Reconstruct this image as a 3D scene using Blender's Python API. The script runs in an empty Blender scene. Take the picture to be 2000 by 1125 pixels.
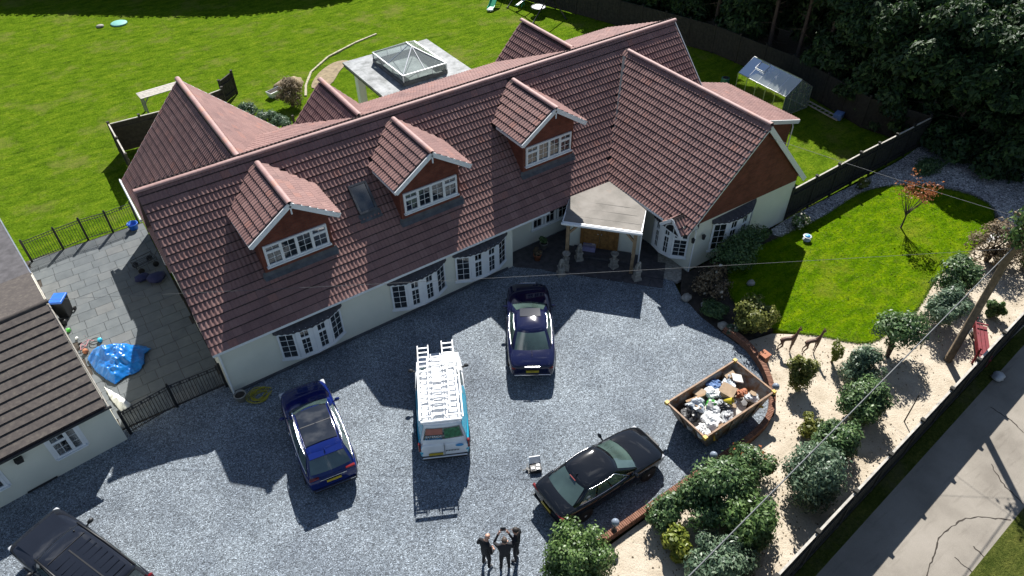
import bpy, bmesh, math, random
import numpy as np
from mathutils import Vector, Matrix
random.seed(7); rng = np.random.default_rng(7)
scene = bpy.context.scene
COL = scene.collection
R = math.radians

# ------------------------------------------------------------------ camera, sky, sun, exposure
cam_d = bpy.data.cameras.new('camera'); cam = bpy.data.objects.new('camera', cam_d); COL.objects.link(cam)
cam_d.sensor_width = 36.0; cam_d.lens = 25.41; cam_d.clip_end = 2000; cam_d.clip_start = 0.1
_p, _r, _y = 0.7343, -0.0104, 0.5994
f0 = Vector((math.sin(_y), math.cos(_y), 0)); r0 = Vector((math.cos(_y), -math.sin(_y), 0)); u0 = Vector((0, 0, 1))
fw = f0*math.cos(_p) - u0*math.sin(_p); up = u0*math.cos(_p) + f0*math.sin(_p)
rt = r0*math.cos(_r) + up*math.sin(_r); up2 = -r0*math.sin(_r) + up*math.cos(_r)
CAMLOC = Vector((-1.1336, -21.7596, 22.5208))
cam.matrix_world = Matrix(((rt.x, up2.x, -fw.x, CAMLOC.x), (rt.y, up2.y, -fw.y, CAMLOC.y), (rt.z, up2.z, -fw.z, CAMLOC.z), (0, 0, 0, 1)))
scene.camera = cam

SUN_EL, SUN_HEAD = R(43.0), R(-128.5)          # elevation; direction in which shadows fall
sd = Vector((math.cos(SUN_HEAD)*math.cos(SUN_EL), math.sin(SUN_HEAD)*math.cos(SUN_EL), -math.sin(SUN_EL)))
world = bpy.data.worlds.new('World'); scene.world = world; world.use_nodes = True
wn = world.node_tree.nodes; wl = world.node_tree.links
bg = wn['Background']; sky = wn.new('ShaderNodeTexSky'); sky.sky_type = 'NISHITA'; sky.sun_disc = False
sky.sun_elevation = SUN_EL
# Nishita: rotation 0 puts the sun at +Y, positive turns it towards +X
sky.sun_rotation = math.atan2(-sd.x, -sd.y)
sky.altitude = 50; sky.air_density = 1.0; sky.dust_density = 0.3; sky.ozone_density = 2.5
# scattered fair-weather cloud over the whole sky
tc = wn.new('ShaderNodeTexCoord'); mp = wn.new('ShaderNodeMapping'); mp.inputs['Scale'].default_value = (1.0, 1.0, 2.2)
nz = wn.new('ShaderNodeTexNoise'); nz.inputs['Scale'].default_value = 5.5; nz.inputs['Detail'].default_value = 6; nz.inputs['Roughness'].default_value = .58
cr = wn.new('ShaderNodeValToRGB'); cr.color_ramp.elements[0].position = .57; cr.color_ramp.elements[1].position = .70
cr.color_ramp.elements[1].color = (.45, .45, .45, 1)
mx = wn.new('ShaderNodeMix'); mx.data_type = 'RGBA'; mx.inputs[7].default_value = (24, 24.8, 26, 1)
wl.new(tc.outputs['Generated'], mp.inputs[0]); wl.new(mp.outputs[0], nz.inputs['Vector']); wl.new(nz.outputs['Fac'], cr.inputs[0])
wl.new(cr.outputs[0], mx.inputs[0]); wl.new(sky.outputs[0], mx.inputs[6]); wl.new(mx.outputs[2], bg.inputs[0])
bg.inputs[1].default_value = 0.050
sun_d = bpy.data.lights.new('sun', 'SUN'); sun = bpy.data.objects.new('sun', sun_d); COL.objects.link(sun)
sun_d.energy = 5.0; sun_d.angle = R(.5); sun_d.color = (1.0, .97, .92)
sun.rotation_euler = sd.to_track_quat('-Z', 'Y').to_euler()
scene.view_settings.view_transform = 'Standard'; scene.view_settings.look = 'None'
scene.view_settings.exposure = 0.85; scene.view_settings.gamma = 1.0
scene.cycles.max_bounces = 6; scene.cycles.transparent_max_bounces = 12
scene.cycles.use_denoising = True; scene.cycles.caustics_reflective = False; scene.cycles.caustics_refractive = False

# ------------------------------------------------------------------ materials
class NT:
    def __init__(s, name):
        s.m = bpy.data.materials.new(name); s.m.use_nodes = True; s.n = s.m.node_tree.nodes; s.l = s.m.node_tree.links
        s.b = s.n['Principled BSDF']; s.out = s.n['Material Output']; s._pos = None
    def pos(s):
        if s._pos is None: s._pos = s.n.new('ShaderNodeNewGeometry')
        return s._pos.outputs['Position']
    def noise(s, scale, detail=4, rough=.55, vec=None, dist=0):
        t = s.n.new('ShaderNodeTexNoise'); t.inputs['Scale'].default_value = scale; t.inputs['Detail'].default_value = detail
        t.inputs['Roughness'].default_value = rough; t.inputs['Distortion'].default_value = dist
        s.l.new(vec if vec is not None else s.pos(), t.inputs['Vector']); return t.outputs['Fac']
    def voro(s, scale, feature='F1', vec=None):
        t = s.n.new('ShaderNodeTexVoronoi'); t.feature = feature; t.inputs['Scale'].default_value = scale
        s.l.new(vec if vec is not None else s.pos(), t.inputs['Vector']); return t
    def scale(s, v, vec=None):
        t = s.n.new('ShaderNodeVectorMath'); t.operation = 'MULTIPLY'; t.inputs[1].default_value = v
        s.l.new(vec if vec is not None else s.pos(), t.inputs[0]); return t.outputs[0]
    def ramp(s, fac, stops):
        t = s.n.new('ShaderNodeValToRGB'); e = t.color_ramp.elements
        while len(e) < len(stops): e.new(.5)
        for q, (p, c) in zip(e, stops): q.position = p; q.color = (*c, 1) if len(c) == 3 else c
        s.l.new(fac, t.inputs[0]); return t.outputs[0]
    def mix(s, fac, a, b, mode='MIX'):
        t = s.n.new('ShaderNodeMix'); t.data_type = 'RGBA'; t.blend_type = mode
        for sock, v in ((t.inputs[0], fac), (t.inputs[6], a), (t.inputs[7], b)):
            if isinstance(v, (int, float)): sock.default_value = v
            elif isinstance(v, tuple): sock.default_value = (*v, 1)
            else: s.l.new(v, sock)
        return t.outputs[2]
    def math(s, op, a, b=0.0):
        t = s.n.new('ShaderNodeMath'); t.operation = op
        for sock, v in zip(t.inputs, (a, b)):
            if isinstance(v, (int, float)): sock.default_value = v
            else: s.l.new(v, sock)
        return t.outputs[0]
    def bump(s, h, strength=.5, dist=.02):
        t = s.n.new('ShaderNodeBump'); t.inputs['Strength'].default_value = strength; t.inputs['Distance'].default_value = dist
        s.l.new(h, t.inputs['Height']); s.l.new(t.outputs[0], s.b.inputs['Normal'])
    def set(s, col=None, rough=None, metal=None, spec=None, coat=None):
        for k, v in (('Base Color', col), ('Roughness', rough), ('Metallic', metal), ('Specular IOR Level', spec), ('Coat Weight', coat)):
            if v is None: continue
            if isinstance(v, tuple): s.b.inputs[k].default_value = (*v, 1)
            elif isinstance(v, (int, float)): s.b.inputs[k].default_value = v
            else: s.l.new(v, s.b.inputs[k])
        return s.m
    def island(s):
        g = s.n.new('ShaderNodeNewGeometry'); return g.outputs['Random Per Island']
    def objrand(s):
        return s.n.new('ShaderNodeObjectInfo').outputs['Random']

def plain(name, col, rough=.6, var=.25, scale=3.0, bump=0.0, bscale=40, metal=0, spec=.5, coat=0, bdist=.01):
    t = NT(name); f = t.noise(scale, 5)
    d = tuple(c*(1-var) for c in col); l = tuple(min(1, c*(1+var)) for c in col)
    t.set(t.ramp(f, [(.3, d), (.7, l)]), rough, metal, spec, coat)
    if bump: t.bump(t.noise(bscale, 3), bump, bdist)
    return t.m

MAT = {}
def m_tile():
    t = NT('roof_tile'); rnd = t.math('FRACT', t.math('ADD', t.island(), t.objrand()))
    base = t.ramp(rnd, [(0, (.155, .075, .068)), (.25, (.225, .115, .100)), (.75, (.275, .145, .126)), (.94, (.33, .19, .165)), (1, (.38, .15, .10))])
    n = t.noise(.55, 4); base = t.mix(.45, base, t.ramp(n, [(.28, (.13, .080, .080)), (.45, (.23, .125, .113)), (.72, (.315, .175, .15))]))
    n2 = t.noise(30, 4); base = t.mix(.3, base, t.ramp(n2, [(.3, (.16, .10, .10)), (.6, (.31, .195, .18)), (.78, (.42, .33, .29))]))
    t.bump(t.noise(120, 3), .25, .004); return t.set(base, .7, spec=.3)
MAT['tile'] = m_tile(); MAT['tile_shade'] = plain('tile_course_shade', (.055, .036, .034), .9, .4, 9)  # shade under each course overlap and on the tile lips, put into the colour
def m_ridge():
    t = NT('ridge_tile'); base = t.ramp(t.objrand(), [(0, (.30, .165, .15)), (.9, (.38, .225, .205)), (1, (.42, .19, .13))])
    base = t.mix(.35, base, t.ramp(t.noise(9, 4), [(.3, (.28, .17, .16)), (.7, (.46, .32, .29))])); return t.set(base, .6, spec=.35)
MAT['ridge'] = m_ridge()
def m_dark_tile():
    t = NT('concrete_tile'); base = t.ramp(t.objrand(), [(0, (.072, .062, .058)), (1, (.10, .086, .078))])
    base = t.mix(.7, base, t.ramp(t.noise(6, 6, .65), [(.3, (.05, .045, .044)), (.55, (.095, .082, .075)), (.72, (.15, .135, .11)), (.8, (.2, .18, .13))]))
    t.bump(t.noise(60, 4), .3, .006); return t.set(base, .85, spec=.2)
MAT['dark_tile'] = m_dark_tile()
def m_gravel(name, c, scale, dark=.35):
    t = NT(name); v = t.voro(scale); col = t.n.new('ShaderNodeSeparateColor'); t.l.new(v.outputs['Color'], col.inputs[0])
    lo = tuple(x*dark for x in c); hi = tuple(min(1, x*2.3) for x in c)
    base = t.ramp(col.outputs[0], [(0, lo), (.45, c), (.8, tuple(x*1.3 for x in c)), (1, hi)])
    big = t.ramp(t.noise(.5, 5, .6), [(.3, (.72, .73, .75)), (.7, (1.18, 1.17, 1.15))]); base = t.mix(1.0, base, big, 'MULTIPLY'); wide = t.ramp(t.noise(.16, 4, .5, None, 1.5), [(.35, (.90, .90, .91)), (.65, (1.07, 1.07, 1.06))]); base = t.mix(1.0, base, wide, 'MULTIPLY')
    fleck = t.ramp(t.noise(7, 3), [(.3, (.8, .8, .8)), (.7, (1.15, 1.15, 1.15))]); base = t.mix(1.0, base, fleck, 'MULTIPLY')
    h = t.math('SUBTRACT', 1.0, v.outputs['Distance']); t.bump(t.math('ADD', h, t.math('MULTIPLY', col.outputs[1], .8)), .9, .03)
    return t.set(base, .75, spec=.3)
MAT['gravel'] = m_gravel('slate_gravel', (.216, .249, .283), 32)
MAT['bed_gravel'] = m_gravel('pale_gravel', (.42, .41, .40), 17, .2)
def m_sand():
    t = NT('sand'); base = t.ramp(t.noise(1.3, 7, .62), [(.25, (.36, .30, .22)), (.5, (.50, .43, .335)), (.75, (.60, .53, .43))])
    sp = t.ramp(t.noise(22, 4, .7), [(.30, (.5, .47, .42)), (.45, (1, 1, 1)), (.8, (1.15, 1.15, 1.15))]); base = t.mix(.7, base, sp, 'MULTIPLY')
    t.bump(t.noise(14, 6, .65), .6, .06); return t.set(base, .9, spec=.2)
MAT['sand'] = m_sand()
def m_grass(name, d, m, l, dry):
    t = NT(name)
    st = t.scale((1.0, 2.4, 1.0)); base = t.ramp(t.noise(.9, 6, .62, st), [(.28, d), (.5, m), (.72, l)])
    f = t.ramp(t.noise(9, 4, .7), [(.3, (.50, .58, .5)), (.7, (1.42, 1.32, 1.2))]); base = t.mix(1.0, base, f, 'MULTIPLY')
    ff = t.ramp(t.noise(38, 2, .6), [(.3, (.62, .66, .6)), (.7, (1.35, 1.3, 1.2))]); base = t.mix(.85, base, ff, 'MULTIPLY')
    dr = t.ramp(t.noise(.30, 7, .72), [(.52, (0, 0, 0)), (.72, (.8, .8, .8))]); base = t.mix(dr, base, dry)
    fl = t.ramp(t.noise(2.6, 5, .75, t.scale((1.0, 1.0, 1.0))), [(.62, (0, 0, 0)), (.74, (.55, .55, .55))]); base = t.mix(fl, base, (.20, .20, .07))
    t.bump(t.math('ADD', t.noise(26, 4, .7), t.math('MULTIPLY', t.noise(5, 3), .8)), 1.0, .09); return t.set(base, .9, spec=.0)
MAT['lawn'] = m_grass('lawn_grass', (.054, .108, .008), (.104, .185, .012), (.165, .235, .018), (.205, .200, .055))
MAT['front_lawn'] = m_grass('front_grass', (.046, .118, .003), (.112, .212, .004), (.195, .280, .007), (.215, .235, .024))
MAT['rough_grass'] = m_grass('rough_grass', (.045, .065, .015), (.085, .105, .028), (.13, .14, .04), (.17, .145, .085))
def m_road():
    t = NT('concrete_lane'); base = t.ramp(t.noise(.55, 7, .6), [(.25, (.20, .178, .15)), (.5, (.275, .248, .21)), (.75, (.335, .302, .26))])
    sp = t.ramp(t.noise(45, 3, .7), [(.3, (.78, .78, .78)), (.7, (1.14, 1.14, 1.14))]); base = t.mix(.9, base, sp, 'MULTIPLY')
    st = t.ramp(t.noise(2.2, 4, .6, t.scale((.25, 1.6, 1))), [(.56, (1, 1, 1)), (.74, (.76, .75, .74))]); base = t.mix(1.0, base, st, 'MULTIPLY')
    t.bump(t.noise(60, 4), .3, .01); return t.set(base, .88, spec=.2)
MAT['road'] = m_road()
def m_slab():
    t = NT('paving_slab'); base = t.ramp(t.objrand(), [(0, (.092, .104, .112)), (.5, (.115, .129, .137)), (.85, (.128, .138, .143)), (1, (.152, .15, .145))])
    base = t.mix(.45, base, t.ramp(t.noise(1.6, 7, .65), [(.3, (.068, .078, .085)), (.55, (.12, .132, .138)), (.75, (.17, .172, .165))]))
    t.bump(t.noise(25, 5), .3, .01); return t.set(base, .78, spec=.3)
MAT['slab'] = m_slab()
def m_brick(name, c1, c2, mortar, scale=1.0):
    t = NT(name); g = t.n.new('ShaderNodeNewGeometry'); s = t.n.new('ShaderNodeSeparateXYZ'); t.l.new(g.outputs['Position'], s.inputs[0])
    c = t.n.new('ShaderNodeCombineXYZ'); t.l.new(t.math('ADD', s.outputs[0], s.outputs[1]), c.inputs[0]); t.l.new(s.outputs[2], c.inputs[1])
    b = t.n.new('ShaderNodeTexBrick'); t.l.new(c.outputs[0], b.inputs['Vector']); b.inputs['Scale'].default_value = 1
    b.inputs['Brick Width'].default_value = .225; b.inputs['Row Height'].default_value = .075; b.inputs['Mortar Size'].default_value = .008
    b.inputs['Color1'].default_value = (*c1, 1); b.inputs['Color2'].default_value = (*c2, 1); b.inputs['Mortar'].default_value = (*mortar, 1)
    v = t.ramp(t.noise(2.5, 5), [(.3, (.75, .75, .75)), (.7, (1.2, 1.2, 1.2))]); t.bump(b.outputs['Fac'], -.3, .006)
    return t.set(t.mix(1.0, b.outputs['Color'], v, 'MULTIPLY'), .85, spec=.2)
MAT['brick'] = m_brick('red_brick', (.20, .060, .038), (.15, .046, .030), (.13, .07, .055))
MAT['coping'] = None
def m_coping():
    t = NT('coping_brick'); base = t.ramp(t.objrand(), [(0, (.17, .075, .05)), (.6, (.26, .115, .075)), (1, (.34, .18, .12))])
    base = t.mix(.5, base, t.ramp(t.noise(8, 5), [(.3, (.1, .055, .04)), (.7, (.34, .19, .13))])); t.bump(t.noise(40, 4), .4, .006); return t.set(base, .88, spec=.2)
MAT['coping'] = m_coping()
def m_render():
    t = NT('cream_render'); base = t.ramp(t.noise(.8, 6, .6), [(.25, (.67, .665, .56)), (.7, (.76, .75, .635))])
    t.bump(t.noise(90, 3), .25, .004); return t.set(base, .85, spec=.2)
MAT['render'] = m_render()
MAT['white'] = plain('white_upvc', (.80, .81, .81), .35, .04, 2, spec=.5)
MAT['lead'] = plain('lead_sheet', (.085, .09, .10), .55, .3, 4, spec=.4)
MAT['underlay'] = plain('roof_underlay', (.06, .04, .04), .9)
MAT['scallop'] = plain('slate_tile_dark', (.055, .052, .058), .7, .3, 6)
MAT['felt'] = None
def m_felt():
    t = NT('roof_felt'); base = t.ramp(t.noise(.9, 6, .6), [(.3, (.17, .158, .14)), (.55, (.26, .24, .215)), (.75, (.31, .29, .265))])
    st = t.ramp(t.noise(1.1, 5, .7, t.scale((1, 1.0, 1))), [(.60, (0, 0, 0)), (.72, (.6, .6, .6))]); base = t.mix(st, base, (.30, .17, .11))
    t.bump(t.noise(60, 3), .2, .004); return t.set(base, .85, spec=.25)
MAT['felt'] = m_felt()
def m_flat():
    t = NT('flat_roof_membrane'); base = t.ramp(t.noise(1.6, 7, .68), [(.28, (.10, .105, .105)), (.42, (.20, .21, .21)), (.55, (.30, .31, .315)), (.72, (.42, .43, .435))])
    return t.set(base, .7, spec=.3)
MAT['flat'] = m_flat()
MAT['oak'] = plain('oak', (.27, .135, .04), .5, .35, 7, spec=.4)
MAT['timber'] = plain('weathered_post', (.27, .19, .11), .8, .35, 5, bump=.3)
MAT['dark_wood'] = plain('dark_stained_wood', (.035, .028, .022), .85, .45, 5, bump=.3, bscale=25)
MAT['fence_wood'] = plain('fence_board', (.026, .024, .019), .85, .5, 6, bump=.3, bscale=25)
MAT['cap_wood'] = plain('pale_capping', (.42, .39, .34), .8, .25, 5)
MAT['iron'] = plain('black_iron', (.012, .012, .013), .45, .3, 8, spec=.5)
MAT['stone'] = plain('garden_stone', (.33, .31, .27), .9, .35, 8, bump=.4)
MAT['dark_stone'] = plain('dark_paving', (.075, .07, .075), .8, .35, 4, bump=.3)
MAT['bark'] = plain('bark', (.085, .062, .045), .9, .45, 12, bump=.6)
MAT['pole'] = plain('pole_timber', (.17, .125, .08), .85, .35, 6, bump=.4)
MAT['soil'] = plain('bed_soil', (.045, .036, .028), .95, .45, 5, bump=.7, bscale=18, bdist=.04)
MAT['earth'] = plain('bare_earth', (.26, .20, .12), .95, .35, 3, bump=.5, bscale=14, bdist=.03)
MAT['tyre'] = plain('tyre_rubber', (.012, .012, .013), .8, .2, 20)
MAT['chrome'] = plain('chrome', (.78, .78, .80), .12, .03, 5, metal=1)
MAT['alloy'] = plain('alloy', (.50, .51, .53), .35, .05, 5, metal=.3)
MAT['black_plastic'] = plain('black_plastic', (.014, .014, .015), .5, .2, 8)
MAT['alu'] = plain('aluminium', (.62, .63, .65), .32, .1, 8, metal=.85)
MAT['white_metal'] = plain('white_painted_metal', (.82, .83, .84), .35, .04, 5, spec=.5)
MAT['red_paint'] = plain('red_paint', (.17, .012, .018), .5, .2, 6)
MAT['rust'] = None
def m_skip():
    t = NT('skip_paint'); n = t.ramp(t.noise(3.0, 6, .7), [(.42, (0, 0, 0)), (.6, (1, 1, 1))])
    base = t.mix(n, (.24, .235, .215), (.17, .075, .028)); return t.set(base, .6, spec=.4)
MAT['skip'] = m_skip()
MAT['skip_rim'] = plain('skip_rim_paint', (.22, .115, .05), .55, .5, 4)
MAT['skip_yellow'] = plain('skip_lug_yellow', (.55, .34, .04), .5, .3, 5)
def paint(name, col, metal=.0, rough=.45, coat=1.0):
    t = NT(name); t.set(tuple(col), .6, metal, .0 if max(col) < .3 else .4, coat); t.b.inputs['Coat Roughness'].default_value = .04
    f = t.noise(1.5, 3); d = t.ramp(f, [(.3, tuple(c*.92 for c in col)), (.7, tuple(min(1, c*1.08) for c in col))]); t.l.new(d, t.b.inputs['Base Color'])
    t.b.inputs['Coat IOR'].default_value = 1.6; return t.m
MAT['paint_blue'] = paint('metallic_blue_paint', (.004, .012, .10))
MAT['paint_navy'] = paint('midnight_blue_paint', (.006, .008, .036))
MAT['paint_black'] = paint('black_paint', (.006, .007, .009))
MAT['paint_grey'] = paint('dark_grey_paint', (.012, .014, .020))
MAT['paint_white'] = paint('white_paint', (.78, .80, .82), 0, .35, .6)
MAT['teal'] = paint('teal_wrap', (.02, .40, .58), 0, .35, .5)
def m_glass(name, col=(.012, .016, .018), rough=.04):
    t = NT(name); f = t.noise(.7, 3); t.set(t.ramp(f, [(.35, tuple(c*.6 for c in col)), (.65, tuple(c*1.6 for c in col))]), rough, 0, .9); t.b.inputs['IOR'].default_value = 1.75; return t.m
MAT['glass'] = m_glass('window_glass'); MAT['car_glass'] = m_glass('tinted_glass', (.05, .078, .07), .03)
MAT['roof_glass'] = m_glass('black_roof_glass', (.01, .011, .013), .03)
def m_clear(name, tint, gloss):
    t = NT(name); n, l = t.n, t.l; n.remove(t.b)
    tr = n.new('ShaderNodeBsdfTransparent'); tr.inputs[0].default_value = (*tint, 1); gl = n.new('ShaderNodeBsdfGlossy'); gl.inputs['Roughness'].default_value = .05
    df = n.new('ShaderNodeBsdfDiffuse'); df.inputs[0].default_value = (.6, .66, .64, 1)
    fr = n.new('ShaderNodeFresnel'); fr.inputs[0].default_value = 1.5; m1 = n.new('ShaderNodeMixShader'); m2 = n.new('ShaderNodeMixShader'); m1.inputs[0].default_value = gloss
    l.new(tr.outputs[0], m1.inputs[1]); l.new(df.outputs[0], m1.inputs[2]); l.new(fr.outputs[0], m2.inputs[0]); l.new(m1.outputs[0], m2.inputs[1]); l.new(gl.outputs[0], m2.inputs[2])
    l.new(m2.outputs[0], t.out.inputs[0]); return t.m
MAT['clear'] = m_clear('clear_glass', (.86, .92, .90), .28); MAT['poly'] = m_clear('twinwall_polycarbonate', (.72, .78, .78), .62)
MAT['poly_side'] = m_clear('clear_polycarbonate', (.80, .86, .78), .24)
def m_leaf(name, d, m, l, gloss=.45, trans=.25):
    t = NT(name); rnd = t.island(); base = t.ramp(rnd, [(0, d), (.55, m), (1, l)])
    big = t.ramp(t.noise(1.6, 4), [(.3, (.7, .72, .7)), (.7, (1.25, 1.22, 1.15))]); base = t.mix(1.0, base, big, 'MULTIPLY')
    t.set(base, gloss, 0, .35); tr = t.n.new('ShaderNodeBsdfTranslucent'); t.l.new(base, tr.inputs[0]); mxs = t.n.new('ShaderNodeMixShader'); mxs.inputs[0].default_value = trans
    t.l.new(t.b.outputs[0], mxs.inputs[1]); t.l.new(tr.outputs[0], mxs.inputs[2]); t.l.new(mxs.outputs[0], t.out.inputs[0]); return t.m
MAT['laurel'] = m_leaf('laurel_leaf', (0.040, 0.084, 0.033), (0.088, 0.163, 0.060), (0.188, 0.279, 0.109), .42)
MAT['olive_leaf'] = m_leaf('grey_green_leaf', (0.058, 0.105, 0.067), (0.114, 0.182, 0.115), (0.211, 0.282, 0.178), .4)
MAT['bay_leaf'] = m_leaf('mid_green_leaf', (0.049, 0.098, 0.027), (0.106, 0.188, 0.054), (0.195, 0.284, 0.101), .38)
MAT['lime_leaf'] = m_leaf('lime_leaf', (.10, .14, .018), (.20, .25, .035), (.34, .36, .07), .45, .35)
MAT['yellow_leaf'] = m_leaf('yellow_green_leaf', (0.094, 0.121, 0.022), (0.187, 0.209, 0.044), (0.308, 0.308, 0.088), .45, .35)
MAT['brown_leaf'] = m_leaf('dry_brown_leaf', (.10, .07, .04), (.21, .155, .095), (.34, .27, .18), .7)
MAT['orange_leaf'] = m_leaf('orange_leaf', (.24, .075, .03), (.38, .13, .05), (.5, .22, .10), .55, .4)
MAT['conifer'] = m_leaf('conifer_spray', (0.015, 0.036, 0.014), (0.033, 0.072, 0.022), (0.067, 0.127, 0.033), .6, .15)
MAT['blossom'] = m_leaf('pale_blossom', (.45, .38, .30), (.62, .56, .48), (.75, .72, .68), .6, .3)
MAT['tarp'] = None
def m_tarp():
    t = NT('blue_tarpaulin'); base = t.ramp(t.noise(3, 5), [(.3, (.004, .11, .42)), (.7, (.010, .21, .62))]); t.set(base, .32, 0, .5); t.bump(t.noise(7, 4, .5), .35, .04); return t.m
MAT['tarp'] = m_tarp()
def cmat(name, col, rough=.5, **k):
    if name not in MAT: MAT[name] = plain(name, col, rough, k.pop('var', .12), k.pop('scale', 6), **k)
    return MAT[name]

# ------------------------------------------------------------------ geometry helpers
V = Vector
class MB:
    """collects faces; build() links them as one mesh object"""
    def __init__(s): s.v = []; s.f = []; s.mi = []
    def add(s, vs, fs, mi=0):
        o = len(s.v); s.v += [tuple(q) for q in vs]; s.f += [tuple(i+o for i in f) for f in fs]; s.mi += [mi]*len(fs); return s
    def box(s, c, d, rz=0, mi=0, M=None):
        hx, hy, hz = d[0]/2, d[1]/2, d[2]/2
        vs = [V((x*hx, y*hy, z*hz)) for z in (-1, 1) for y in (-1, 1) for x in (-1, 1)]
        T = M if M is not None else Matrix.Rotation(rz, 3, 'Z')
        return s.add([T @ q + V(c) for q in vs], [(0, 2, 3, 1), (4, 5, 7, 6), (0, 1, 5, 4), (2, 6, 7, 3), (0, 4, 6, 2), (1, 3, 7, 5)], mi)
    def bar(s, a, b, w, h, mi=0, upv=(0, 0, 1)):
        """box beam from a to b, width w (sideways), height h"""
        a, b = V(a), V(b); d = (b-a); L = d.length; d.normalize(); u = V(upv)
        if abs(d.dot(u)) > .98: u = V((0, 1, 0))
        x = d.cross(u).normalized(); z = x.cross(d)
        vs = [a + d*(L*j) + x*(w/2*i) + z*(h/2*k) for j in (0, 1) for k in (-1, 1) for i in (-1, 1)]
        return s.add(vs, [(0, 1, 3, 2), (4, 6, 7, 5), (0, 4, 5, 1), (2, 3, 7, 6), (0, 2, 6, 4), (1, 5, 7, 3)], mi)
    def tube(s, pts, rad, n=8, mi=0, cap=True):
        pts = [V(p) for p in pts]; rad = rad if isinstance(rad, (list, tuple)) else [rad]*len(pts); vs = []; fs = []
        for i, p in enumerate(pts):
            d = (pts[min(i+1, len(pts)-1)] - pts[max(i-1, 0)]).normalized(); a = V((0, 0, 1)) if abs(d.z) < .95 else V((1, 0, 0))
            x = d.cross(a).normalized(); y = d.cross(x)
            vs += [p + (x*math.cos(t) + y*math.sin(t))*rad[i] for t in (2*math.pi*k/n for k in range(n))]
        for i in range(len(pts)-1):
            for k in range(n): fs.append((i*n+k, i*n+(k+1) % n, (i+1)*n+(k+1) % n, (i+1)*n+k))
        if cap: fs += [tuple(range(n)), tuple(reversed(range((len(pts)-1)*n, len(pts)*n)))]
        return s.add(vs, fs, mi)
    def prism(s, poly, z0, z1, mi=0):
        n = len(poly); vs = [(x, y, z0) for x, y in poly] + [(x, y, z1) for x, y in poly]
        return s.add(vs, [tuple(reversed(range(n))), tuple(range(n, 2*n))] + [(i, (i+1) % n, n+(i+1) % n, n+i) for i in range(n)], mi)
    def extrude(s, poly3, d, mi=0):
        n = len(poly3); d = V(d); vs = [V(p) for p in poly3] + [V(p)+d for p in poly3]
        return s.add(vs, [tuple(reversed(range(n))), tuple(range(n, 2*n))] + [(i, (i+1) % n, n+(i+1) % n, n+i) for i in range(n)], mi)
    def lathe(s, prof, n=16, c=(0, 0, 0), mi=0):
        vs = []; fs = []
        for r, z in prof: vs += [(c[0]+r*math.cos(2*math.pi*k/n), c[1]+r*math.sin(2*math.pi*k/n), c[2]+z) for k in range(n)]
        for i in range(len(prof)-1):
            for k in range(n): fs.append((i*n+k, i*n+(k+1) % n, (i+1)*n+(k+1) % n, (i+1)*n+k))
        fs += [tuple(reversed(range(n))), tuple(range((len(prof)-1)*n, len(prof)*n))]
        return s.add(vs, fs, mi)
    def blob(s, c, r, n=10, m=7, noise=0., mi=0, seed=0, M=None):
        rr = random.Random(seed); vs = []; fs = []; k1, k2, k3 = (rr.uniform(0, 6) for _ in range(3))
        for i in range(m+1):
            th = math.pi*i/m
            for k in range(n):
                ph = 2*math.pi*k/n; q = 1+noise*(math.sin(3*ph+k1)*math.sin(2*th+k2)+.6*math.sin(5*ph+k3+4*th))*(math.sin(th))
                p = V((r[0]*q*math.sin(th)*math.cos(ph), r[1]*q*math.sin(th)*math.sin(ph), r[2]*q*math.cos(th)))
                vs.append((M @ p if M is not None else p)+V(c))
        for i in range(m):
            for k in range(n): fs.append((i*n+k, (i+1)*n+k, (i+1)*n+(k+1) % n, i*n+(k+1) % n))
        return s.add(vs, fs, mi)
    def mesh(s, name, mats, smooth=False):
        me = bpy.data.meshes.new(name); me.from_pydata(s.v, [], s.f); mats = mats if isinstance(mats, (list, tuple)) else [mats]
        for m in mats: me.materials.append(MAT[m] if isinstance(m, str) else m)
        if len(mats) > 1: me.polygons.foreach_set('material_index', s.mi)
        if smooth: me.polygons.foreach_set('use_smooth', [True]*len(me.polygons))
        me.update(); return me
    def build(s, name, mats, parent=None, smooth=False, **k):
        return ob(name, s.mesh(name, mats, smooth), parent, **k)
def ob(name, me, parent=None, loc=None, rz=0, kind=None):
    o = bpy.data.objects.new(name, me); COL.objects.link(o)
    if parent is not None: o.parent = parent
    if loc is not None: o.location = loc
    if rz: o.rotation_euler = (0, 0, rz)
    if kind: o['kind'] = kind
    return o
def thing(name, label, cat, loc=(0, 0, 0), rz=0, group=None):
    o = bpy.data.objects.new(name, None); COL.objects.link(o); o.location = loc; o.rotation_euler = (0, 0, rz); o.empty_display_size = .2
    return tag(o, label, cat, group)
def tag(o, label, cat, group=None):
    o['label'] = label; o['category'] = cat
    if group: o['group'] = group
    return o
def struct(name, mb, mat, smooth=False): return mb.build(name, mat, None, smooth, kind='structure')
def bevel(o, w=.02, n=2):
    m = o.modifiers.new('bevel', 'BEVEL'); m.width = w; m.segments = n; m.limit_method = 'ANGLE'; m.angle_limit = R(35); return o
def smooth_by_angle(me, ang=40):
    me.polygons.foreach_set('use_smooth', [True]*len(me.polygons)); me.set_sharp_from_angle(angle=R(ang))
def bake(o):
    """apply an object's modifiers"""
    dg = bpy.context.evaluated_depsgraph_get(); me = bpy.data.meshes.new_from_object(o.evaluated_get(dg)); old = o.data; o.modifiers.clear(); o.data = me; bpy.data.meshes.remove(old); return o
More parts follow.
